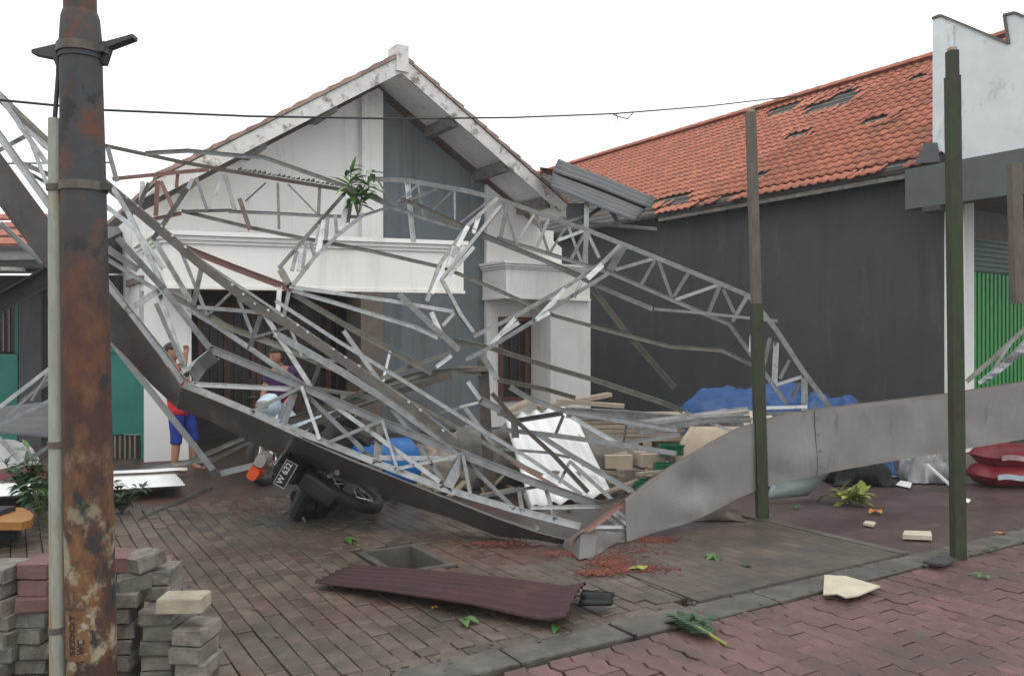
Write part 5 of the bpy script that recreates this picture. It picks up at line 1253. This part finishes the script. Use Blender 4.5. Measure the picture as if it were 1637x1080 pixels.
# ------------------------------------------------------------------ motorcycles
def make_bike(name, label, mat4, body, plate_txt=None):
    t = thing(name, label, 'motorcycle', mat4.translation)
    def put_(mb): mb.v = [mat4 @ v for v in mb.v]; return mb
    V = Vector
    def wheel(cx_):
        m = MB(); n = 28; mn = 10; vs = []; fs = []
        for i in range(n):
            a_ = 2*math.pi*i/n
            for j_ in range(mn):
                b_ = 2*math.pi*j_/mn; rr = .255+.045*math.cos(b_); vs.append((cx_+rr*math.cos(a_), .05*math.sin(b_), .30+rr*math.sin(a_)))
        for i in range(n):
            for j_ in range(mn): fs.append((i*mn+j_, ((i+1)%n)*mn+j_, ((i+1)%n)*mn+(j_+1)%mn, i*mn+(j_+1)%mn))
        m.add(vs, fs); ty = fixn(obj('wheel', put_(m), M['rubber'], t, smooth=True))
        m = MB(); cir = [V((cx_+.215*math.cos(2*math.pi*i/24), 0, .30+.215*math.sin(2*math.pi*i/24))) for i in range(25)]
        m.sweep(cir, R_prof(.05,.02), up=(0,1,0), cap=False); obj('rim', put_(m), M['chrome'], ty)
        m = MB(); m.tube([V((cx_,-.06,.30)), V((cx_,.06,.30))], .05, 14); obj('hub', put_(m), M['engine'], ty)
        m = MB()
        for i in range(16):
            a_ = 2*math.pi*i/16; s_ = 1 if i % 2 else -1
            m.sweep([V((cx_+.04*math.cos(a_+.3*s_), .04*s_, .30+.04*math.sin(a_+.3*s_))), V((cx_+.21*math.cos(a_), 0, .30+.21*math.sin(a_)))], R_prof(.004,.004))
        obj('spokes', put_(m), M['chrome'], ty)
    wheel(0); wheel(1.24)
    def part(nm, mt, *fn, sm=False):
        m = MB()
        for f_ in fn: f_(m)
        o = obj(nm, put_(m), M[mt], t)
        if sm: smooth_angle(fixn(o), 45)
        else: fixn(o)
        return o
    tb = lambda pts, r_, n=10, sc_=None: (lambda m: m.tube([V(p) for p in pts], r_, n, scale=sc_))
    bx = lambda c_, s_, M3=None: (lambda m: m.box(c_, *s_, M=M3))
    part('swingarm', 'engine', tb([(0,.085,.30),(.45,.075,.36)], .022), tb([(0,-.085,.30),(.45,-.075,.36)], .022))
    part('chain_guard', 'black', bx((.2,.075,.36), (.46,.03,.07)))
    for s_ in (-1, 1): part('shock_absorber', 'chrome', tb([(.02,.11*s_,.33),(.16,.11*s_,.66)], .024))
    part('exhaust', 'engine', tb([(.62,-.12,.28),(.35,-.15,.27),(.2,-.155,.30),(-.32,-.16,.40)], .042, 14, [.5,.6,1,.5]), sm=True)
    part('engine', 'engine', bx((.62,0,.33), (.36,.30,.24)), bx((.40,.10,.42), (.3,.12,.26)), tb([(.6,.16,.33),(.6,-.16,.33)], .11, 16), tb([(.74,0,.36),(.98,0,.40)], .07, 12))
    def loft(secs):   # (x, half width, z low, z high)
        def f_(m):
            rings = []
            for x, hw, z0, z1 in secs:
                for i in range(12):
                    a_ = 2*math.pi*i/12; cy_ = math.cos(a_); sy_ = math.sin(a_)
                    rings.append(V((x, hw*math.copysign(abs(cy_)**.7, cy_), (z0+z1)/2+(z1-z0)/2*math.copysign(abs(sy_)**.7, sy_))))
            n = len(secs); m.add(rings, [(i*12+j_, i*12+(j_+1)%12, (i+1)*12+(j_+1)%12, (i+1)*12+j_) for i in range(n-1) for j_ in range(12)]+[tuple(range(12))[::-1], tuple(range((n-1)*12, n*12))])
        return f_
    part('seat', 'black', loft([(-.34,.07,.76,.80),(-.2,.12,.76,.845),(.2,.135,.74,.84),(.5,.11,.70,.79),(.62,.07,.68,.74)]), sm=True)
    tail = part('tail_body', body, loft([(-.46,.05,.62,.80),(-.36,.09,.60,.82),(0,.12,.56,.755),(.4,.13,.48,.735),(.6,.10,.42,.68)]), sm=True)
    part('frame_tunnel', body, loft([(.55,.09,.42,.68),(.8,.07,.48,.66),(1.0,.07,.55,.74),(1.08,.06,.6,.85)]), sm=True)
    part('leg_shield', body, loft([(.84,.20,.32,.78),(.90,.24,.30,.86),(.96,.18,.40,.92)]), sm=True)
    part('front_cowl', body, loft([(1.0,.10,.78,1.0),(1.08,.14,.76,1.03),(1.18,.11,.80,.98),(1.24,.05,.84,.93)]), sm=True)
    part('headlight', 'clear', loft([(1.2,.09,.84,.96),(1.255,.06,.86,.94)]), sm=True)
    for s_ in (-1, 1): part('fork_leg', 'chrome', tb([(1.24,.075*s_,.30),(1.06,.075*s_,.80)], .022))
    part('front_fender', body, loft([(1.0,.05,.50,.56),(1.12,.07,.56,.64),(1.3,.07,.57,.645),(1.42,.05,.50,.57)]), sm=True)
    part('rear_fender', 'black', loft([(-.44,.06,.30,.36),(-.40,.075,.40,.60),(-.3,.08,.55,.66),(0,.08,.58,.66)]), sm=True)
    hb = part('handlebar', 'black', tb([(.98,.34,1.0),(1.02,.2,.99),(1.04,0,.97),(1.02,-.2,.99),(.98,-.34,1.0)], .014))
    for s_ in (-1, 1):
        part('grip', 'rubber', tb([(.985,.24*s_,1.0),(.975,.37*s_,1.0)], .021))
        part('mirror_stem', 'black', tb([(1.0,.2*s_,1.0),(1.0,.26*s_,1.16)], .007, 6))
        part('mirror', 'black', bx((.99,.28*s_,1.19), (.02,.12,.07)))
        part('foot_peg', 'rubber', tb([(.55,.12*s_,.26),(.55,.26*s_,.26)], .017))
        part('rear_foot_peg', 'rubber', tb([(.2,.1*s_,.36),(.18,.22*s_,.36)], .015))
        part('turn_signal', 'black', tb([(-.36,.07*s_,.70),(-.38,.13*s_,.70)], .02, 12, [.7,1]))
    tl = part('tail_light', 'clear', loft([(-.52,.05,.86,.94),(-.42,.06,.85,.96)]), sm=True)
    tl2 = part('brake_lens', 'orange', lambda m: (loft([(-.52,.05,.86,.94),(-.42,.06,.85,.96)])(m), [setattr(v, 'y', v.y+.11) for v in m.v]), sm=True)
    part('side_cover', 'black', loft([(-.05,.05,.42,.60),(.15,.10,.36,.62),(.45,.10,.34,.60),(.62,.06,.36,.52)]), lambda m: [setattr(v, 'y', v.y+.13) for v in m.v], sm=True)
    part('foot_board', 'black', tb([(.3,.2,.40),(.6,.3,.38)], .04, 10), tb([(.3,.2,.44),(.3,.26,.56)], .06, 10))
    part('gear_case', 'engine', tb([(.32,.10,.42),(.32,.30,.42)], .085, 14, [1,.8]), tb([(.55,.14,.34),(.55,.30,.34)], .07, 14))
    part('crankcase', 'black', tb([(.0,.16,.56),(.0,.40,.56)], .10, 12, [1,.75]), tb([(.12,.2,.46),(.12,.38,.44)], .085, 12), tb([(.02,.26,.64),(.16,.40,.60)], .055, 10, [1,.7]), tb([(-.1,.24,.48),(.05,.34,.44)], .05, 10, [.7,1]), tb([(-.02,.34,.52),(-.1,.42,.40)], .022, 8))
    part('pedal', 'engine', tb([(-.05,.36,.50),(-.12,.40,.36)], .012, 6), tb([(.02,.38,.62),(-.04,.43,.66)], .014, 6))
    part('centre_stand', 'engine', tb([(.42,.10,.2),(.36,.3,.3)], .016, 8), tb([(.25,.3,.45),(.05,.36,.52)], .012, 8))
    part('side_stand', 'engine', tb([(.5,.13,.25),(.42,.24,.06)], .013, 8))
    part('kick_lever', 'chrome', tb([(.5,-.14,.3),(.42,-.22,.42)], .012, 8))
    part('grab_rail', 'chrome', tb([(.0,.14,.80),(-.3,.13,.82),(-.42,0,.82),(-.3,-.13,.82),(0,-.14,.80)], .012, 8))
    if plate_txt:
        m = MB(); m.box((-.475,0,.70), .008, .205, .098, M=Matrix.Rotation(-.15,3,'Y')); pl_ = obj('number_plate', put_(m), M['plate'], t)
        for (yy, zz4, sy_, sz4) in ((0,.044,.2,.003),(0,-.044,.2,.003),(.099,0,.003,.085),(-.099,0,.003,.085)):
            m = MB(); m.box(Matrix.Rotation(-.15,3,'Y') @ V((-.006,yy,zz4))+V((-.475,0,.70)), .004, sy_, sz4, M=Matrix.Rotation(-.15,3,'Y')); obj('plate_border', put_(m), M['platetext'], pl_)
        vs, fs = text_mesh(plate_txt, .02); xs = [v.x for v in vs]; a_, b_ = min(xs), max(xs)
        m = MB(); m.add([Matrix.Rotation(-.15,3,'Y') @ V((-.0065, .086-(v.x-a_)/(b_-a_)*.172, (v.y/.72-.5)*.045+.012))+V((-.475,0,.70)) for v in vs], fs); obj('plate_text', put_(m), M['platetext'], pl_)
    return t
# fallen bike: forward = away from camera, rolled to its left; image-left-up is the bike's up
fw = Vector((.06, .99, .0)).normalized()
upv = Vector((-.86, .0, .50)); upv = (upv-fw*upv.dot(fw)).normalized(); lf_ = upv.cross(fw)
Bm = Matrix((fw, lf_, upv)).transposed().to_4x4() @ Matrix.Scale(1.14, 4)
# anchor: rear wheel centre
c0 = W(558, 783, 7.3)
Bm.translation = c0-(Bm.to_3x3() @ Vector((0,0,.30)))
make_bike('fallen_motorcycle', 'black motorcycle fallen on its side under the brown fascia with number plate showing', Bm, 'black', 'W 632')
B2 = Matrix.Rotation(rad(248), 4, 'Z') @ Matrix.Rotation(rad(6), 4, 'X'); B2.translation = gz(530, 10.25, -.02)
# (its front hides behind the girder)
make_bike('parked_motorcycle', 'pale blue motorcycle standing behind the wreck beside the person in purple', B2, 'ltblue')

# ------------------------------------------------------------------ people
def person(name, label, base_, face, J, shirt, shorts, s_len, leg_len):
    """J: joints in metres, x = image right, y = away from camera, z = up; face = heading of the head (radians, 0 = +x, -pi/2 = to camera)"""
    base_ = Vector(base_)
    order = ['pelvis','waist','chest','neck','head0','lsh','lel','lwr','rsh','rel','rwr','lhip','lkn','lan','ltoe','rhip','rkn','ran','rtoe']
    rad_ = dict(pelvis=(.15,.105),waist=(.135,.10),chest=(.15,.105),neck=(.055,.055),head0=(.05,.05),lsh=(.058,.06),lel=(.042,.042),lwr=(.028,.03),rsh=(.058,.06),rel=(.042,.042),rwr=(.028,.03),
        lhip=(.088,.09),lkn=(.058,.06),lan=(.038,.04),ltoe=(.035,.028),rhip=(.088,.09),rkn=(.058,.06),ran=(.038,.04),rtoe=(.035,.028))
    edges = [('pelvis','waist'),('waist','chest'),('chest','neck'),('neck','head0'),('chest','lsh'),('lsh','lel'),('lel','lwr'),('chest','rsh'),('rsh','rel'),('rel','rwr'),('pelvis','lhip'),('lhip','lkn'),('lkn','lan'),('lan','ltoe'),('pelvis','rhip'),('rhip','rkn'),('rkn','ran'),('ran','rtoe')]
    idx = {k_: i for i, k_ in enumerate(order)}; vs = [Vector(J[k_]) for k_ in order]; es = [(idx[a_], idx[b_]) for a_, b_ in edges]; rr = [rad_[k_] for k_ in order]
    # hands: palm + five fingers
    for s_ in 'lr':
        wv = Vector(J[s_+'wr']); d_ = (wv-Vector(J[s_+'el'])).normalized(); sd_ = d_.cross(Vector((.3,1,.2))).normalized()
        palm = wv+d_*.055; vs.append(palm); rr.append((.03,.022)); ip = len(vs)-1; es.append((idx[s_+'wr'], ip))
        nrm_ = d_.cross(sd_)
        for q in range(4):
            b_ = palm+sd_*(q-1.5)*.02+d_*.03; m_ = b_+d_*(.035-.004*abs(q-1))+nrm_*.006; e_ = m_+d_*.025+nrm_*.02
            i0 = len(vs); vs += [b_, m_, e_]; rr += [(.0095,.0095),(.009,.009),(.008,.008)]; es += [(ip, i0),(i0,i0+1),(i0+1,i0+2)]
        b_ = wv+d_*.03+sd_*.03; e_ = b_+d_*.03+sd_*.022; i0 = len(vs); vs += [b_, e_]; rr += [(.011,.011),(.009,.009)]; es += [(ip, i0),(i0,i0+1)]
    me_ = bpy.data.meshes.new('b'); me_.from_pydata(vs, es, []); o = bpy.data.objects.new('b', me_); COL.objects.link(o)
    md_ = o.modifiers.new('s','SKIN'); md_.use_smooth_shade = True
    for i, sv in enumerate(me_.skin_vertices[0].data): sv.radius = rr[i]; sv.use_root = (i == 0)
    sb = o.modifiers.new('u','SUBSURF'); sb.levels = 2; sb.render_levels = 2
    bpy.context.view_layer.update()
    ev = bpy.data.meshes.new_from_object(o.evaluated_get(bpy.context.evaluated_depsgraph_get()))
    BV = [v.co.copy() for v in ev.vertices]; BF = [tuple(p.vertices) for p in ev.polygons]
    bpy.data.objects.remove(o)
    # head: shaped sphere
    hc = Vector(J['head']); f_ = Vector((math.cos(face), math.sin(face), -.08)).normalized(); sd_ = Vector((-f_.y, f_.x, 0)).normalized(); up = f_.cross(sd_)
    if up.z < 0: up = -up
    HV = []; HF = []; nu, nv = 20, 14
    for j_ in range(nv+1):
        th = math.pi*j_/nv
        for i in range(nu):
            ph = 2*math.pi*i/nu
            a_ = math.sin(th)*math.cos(ph); b_ = math.sin(th)*math.sin(ph); c_ = math.cos(th)
            fx, sx_, ux = .098*a_, .076*b_, .118*c_
            if c_ < -.1: sx_ *= 1-.28*(-c_-.1); fx = fx*(1-.12*(-c_)) if a_ > 0 else fx*.86
            if a_ > .93 and -.45 < c_ < .05: fx += .022*(1-abs(c_+.22)/.3 if abs(c_+.22) < .3 else 0)      # nose
            if a_ > .75 and .0 < c_ < .28 and .15 < abs(b_) < .5: fx -= .010                              # eye sockets
            if a_ > .8 and -.62 < c_ < -.5: fx += .006                                                     # lips
            HV.append(hc+f_*fx+sd_*sx_+up*ux)
    for j_ in range(nv):
        for i in range(nu): HF.append((j_*nu+i, j_*nu+(i+1)%nu, (j_+1)*nu+(i+1)%nu, (j_+1)*nu+i))
    off = len(BV); allV = BV+HV; allF = BF+[tuple(i+off for i in f) for f in HF]
    for s_ in (-1, 1):   # ears
        ec = hc+sd_*.077*s_-f_*.005-up*.005; i0 = len(allV)
        allV += [ec+up*.032, ec+f_*.014, ec-up*.030, ec-f_*.02, ec+sd_*s_*.018-f_*.01]; allF += [(i0,i0+1,i0+4),(i0+1,i0+2,i0+4),(i0+2,i0+3,i0+4),(i0+3,i0,i0+4)]
    t = thing(name, label, 'person', base_)
    m = MB(); m.add([base_+v for v in allV], allF); body_ = fixn(obj('body', m, M['skin'], t, smooth=True))
    # clothes follow the body surface, a little outside it
    bm = bmesh.new(); mm = bpy.data.meshes.new('q'); mm.from_pydata(BV, [], BF); bm.from_mesh(mm); bmesh.ops.recalc_face_normals(bm, faces=bm.faces); bm.normal_update(); bm.verts.ensure_lookup_table()
    NV = [v.normal.copy() for v in bm.verts]; bm.free()
    def seg_t(v, a_, b_):
        a_ = Vector(J[a_]); b_ = Vector(J[b_]); d_ = b_-a_; t_ = max(0, min(1, (v-a_).dot(d_)/d_.dot(d_))); return t_, (v-a_-d_*t_).length
    def region(v):
        best = min(((seg_t(v, a_, b_)[1]/(.5*(rad_[a_][0]+rad_[b_][0])), a_, b_) for a_, b_ in edges), key=lambda q: q[0]); return best[1], best[2], seg_t(v, best[1], best[2])[0]
    hands = [(Vector(J[q+'wr']), Vector(J[q+'wr'])+(Vector(J[q+'wr'])-Vector(J[q+'el'])).normalized()*.15) for q in 'lr']
    def near_hand(v):
        for a_, b_ in hands:
            d_ = b_-a_; t_ = (v-a_).dot(d_)/d_.dot(d_)
            if -.1 < t_ < 1.3 and (v-a_-d_*t_).length < .09: return True
        return False
    reg = [('lel','lwr',1) if near_hand(v) else region(v) for v in BV]
    def is_shirt(i):
        a_, b_, t_ = reg[i]
        if (a_, b_) in (('waist','chest'),('chest','lsh'),('chest','rsh')): return True
        if (a_, b_) == ('pelvis','waist'): return True
        if b_ in ('lhip','rhip') or (b_ in ('lkn','rkn') and t_ < .25): return BV[i].z > .70
        if (a_, b_) == ('chest','neck'): return t_ < .72
        if b_ in ('lel','rel'): return t_ < s_len
        return False
    def is_short(i):
        a_, b_, t_ = reg[i]
        if (a_, b_) == ('pelvis','waist'): return t_ <= .45
        if b_ in ('lhip','rhip'): return True
        if b_ in ('lkn','rkn'): return t_ < leg_len
        if b_ in ('lan','ran') : return leg_len > 1 and t_ < leg_len-1
        return False
    for nm, fn_, mt, offd in (('shirt', is_shirt, shirt, .018), ('shorts' if leg_len <= 1.5 else 'trousers', is_short, shorts, .014)):
        keep = [f for f in BF if all(fn_(i) for i in f)]; used = sorted({i for f in keep for i in f}); mp_ = {i: q for q, i in enumerate(used)}
        m = MB(); m.add([base_+BV[i]+NV[i]*(offd+.006*noise.noise(BV[i]*9)) for i in used], [tuple(mp_[i] for i in f) for f in keep])
        oo = obj(nm, m, M[mt], t, smooth=True); so = oo.modifiers.new('t','SOLIDIFY'); so.thickness = .006
    hk = []
    for f in HF:
        c_ = sum((HV[i] for i in f), Vector())/len(f)-hc; a_ = c_.dot(f_)/.098; u_ = c_.dot(up)/.118
        if u_ > .42 or (a_ < .1 and u_ > -.35) : hk.append(f)
    used = sorted({i for f in hk for i in f}); mp_ = {i: q for q, i in enumerate(used)}
    m = MB(); m.add([base_+hc+(HV[i]-hc)*1.10+Vector((0,0,.004)) for i in used], [tuple(mp_[i] for i in f) for f in hk]); oo = obj('hair', m, M['hair'], t, smooth=True); so = oo.modifiers.new('t','SOLIDIFY'); so.thickness = .008
    for s_ in (-1, 1):
        m = MB(); e_ = base_+hc+f_*.083+sd_*.030*s_+up*.012; m.tube([e_, e_+f_*.008], .008, 8); obj('eye', m, M['hair'], t)
    return t
J1 = dict(pelvis=(.05,0,.84),waist=(.03,0,1.0),chest=(.0,0,1.20),neck=(-.03,0,1.36),head0=(-.05,0,1.43),head=(-.06,0,1.50),
  lsh=(-.02,.16,1.29),lel=(.10,.22,1.06),lwr=(.26,.16,.93),rsh=(.03,-.16,1.29),rel=(.17,-.20,1.22),rwr=(.185,-.16,1.46),
  lhip=(.08,.09,.80),lkn=(.17,.12,.45),lan=(.16,.12,.075),ltoe=(.33,.13,.035),rhip=(.04,-.09,.80),rkn=(.05,-.10,.44),ran=(.02,-.10,.075),rtoe=(.18,-.10,.035))
J1 = {k_: tuple(c_*.965 for c_ in v_) for k_, v_ in J1.items()}
person('person', 'person in red shirt and royal blue shorts by the white pillar, one arm raised', gz(281, 9.85), -.2, J1, 'redshirt', 'blueshorts', .5, 1.22)
J2 = dict(pelvis=(0,0,.84),waist=(0,-.01,1.0),chest=(-.01,-.03,1.22),neck=(-.03,-.04,1.38),head0=(-.05,-.06,1.44),head=(-.06,-.07,1.51),
  lsh=(.16,-.02,1.30),lel=(.22,-.12,1.05),lwr=(.12,-.26,.90),rsh=(-.17,-.04,1.30),rel=(-.22,-.10,1.04),rwr=(-.24,-.22,.86),
  lhip=(.10,0,.80),lkn=(.11,-.02,.44),lan=(.11,.02,.075),ltoe=(.12,-.15,.035),rhip=(-.10,0,.80),rkn=(-.11,-.02,.44),ran=(-.11,.02,.075),rtoe=(-.13,-.15,.035))
J2 = {k_: tuple(c_*.93 for c_ in v_) for k_, v_ in J2.items()}
person('person', 'person in purple shirt standing in the dark porch behind the girder', gz(452, 10.3), -2.2, J2, 'purple', 'trousers', .55, 1.9)

# ------------------------------------------------------------------ thin haze, added partly to stand in for lens flare
hm = bpy.data.materials.new('flare_haze'); hm.use_nodes = True; hn = hm.node_tree; hn.nodes.remove(hn.nodes['Principled BSDF'])
pv = hn.nodes.new('ShaderNodeVolumePrincipled'); pv.inputs['Color'].default_value = (.95,.95,.95,1); pv.inputs['Density'].default_value = .0016; pv.inputs['Anisotropy'].default_value = 0
hn.links.new(pv.outputs[0], hn.nodes['Material Output'].inputs['Volume'])
m = MB(); m.box((0,20,3.2), 150, 150, 9.2); hz = stuff(obj('haze', m, hm)); hz['label'] = 'thin haze over the street and yard, added partly for lens flare'

for o in bpy.data.objects:
    if '_w' in o: del o['_w']
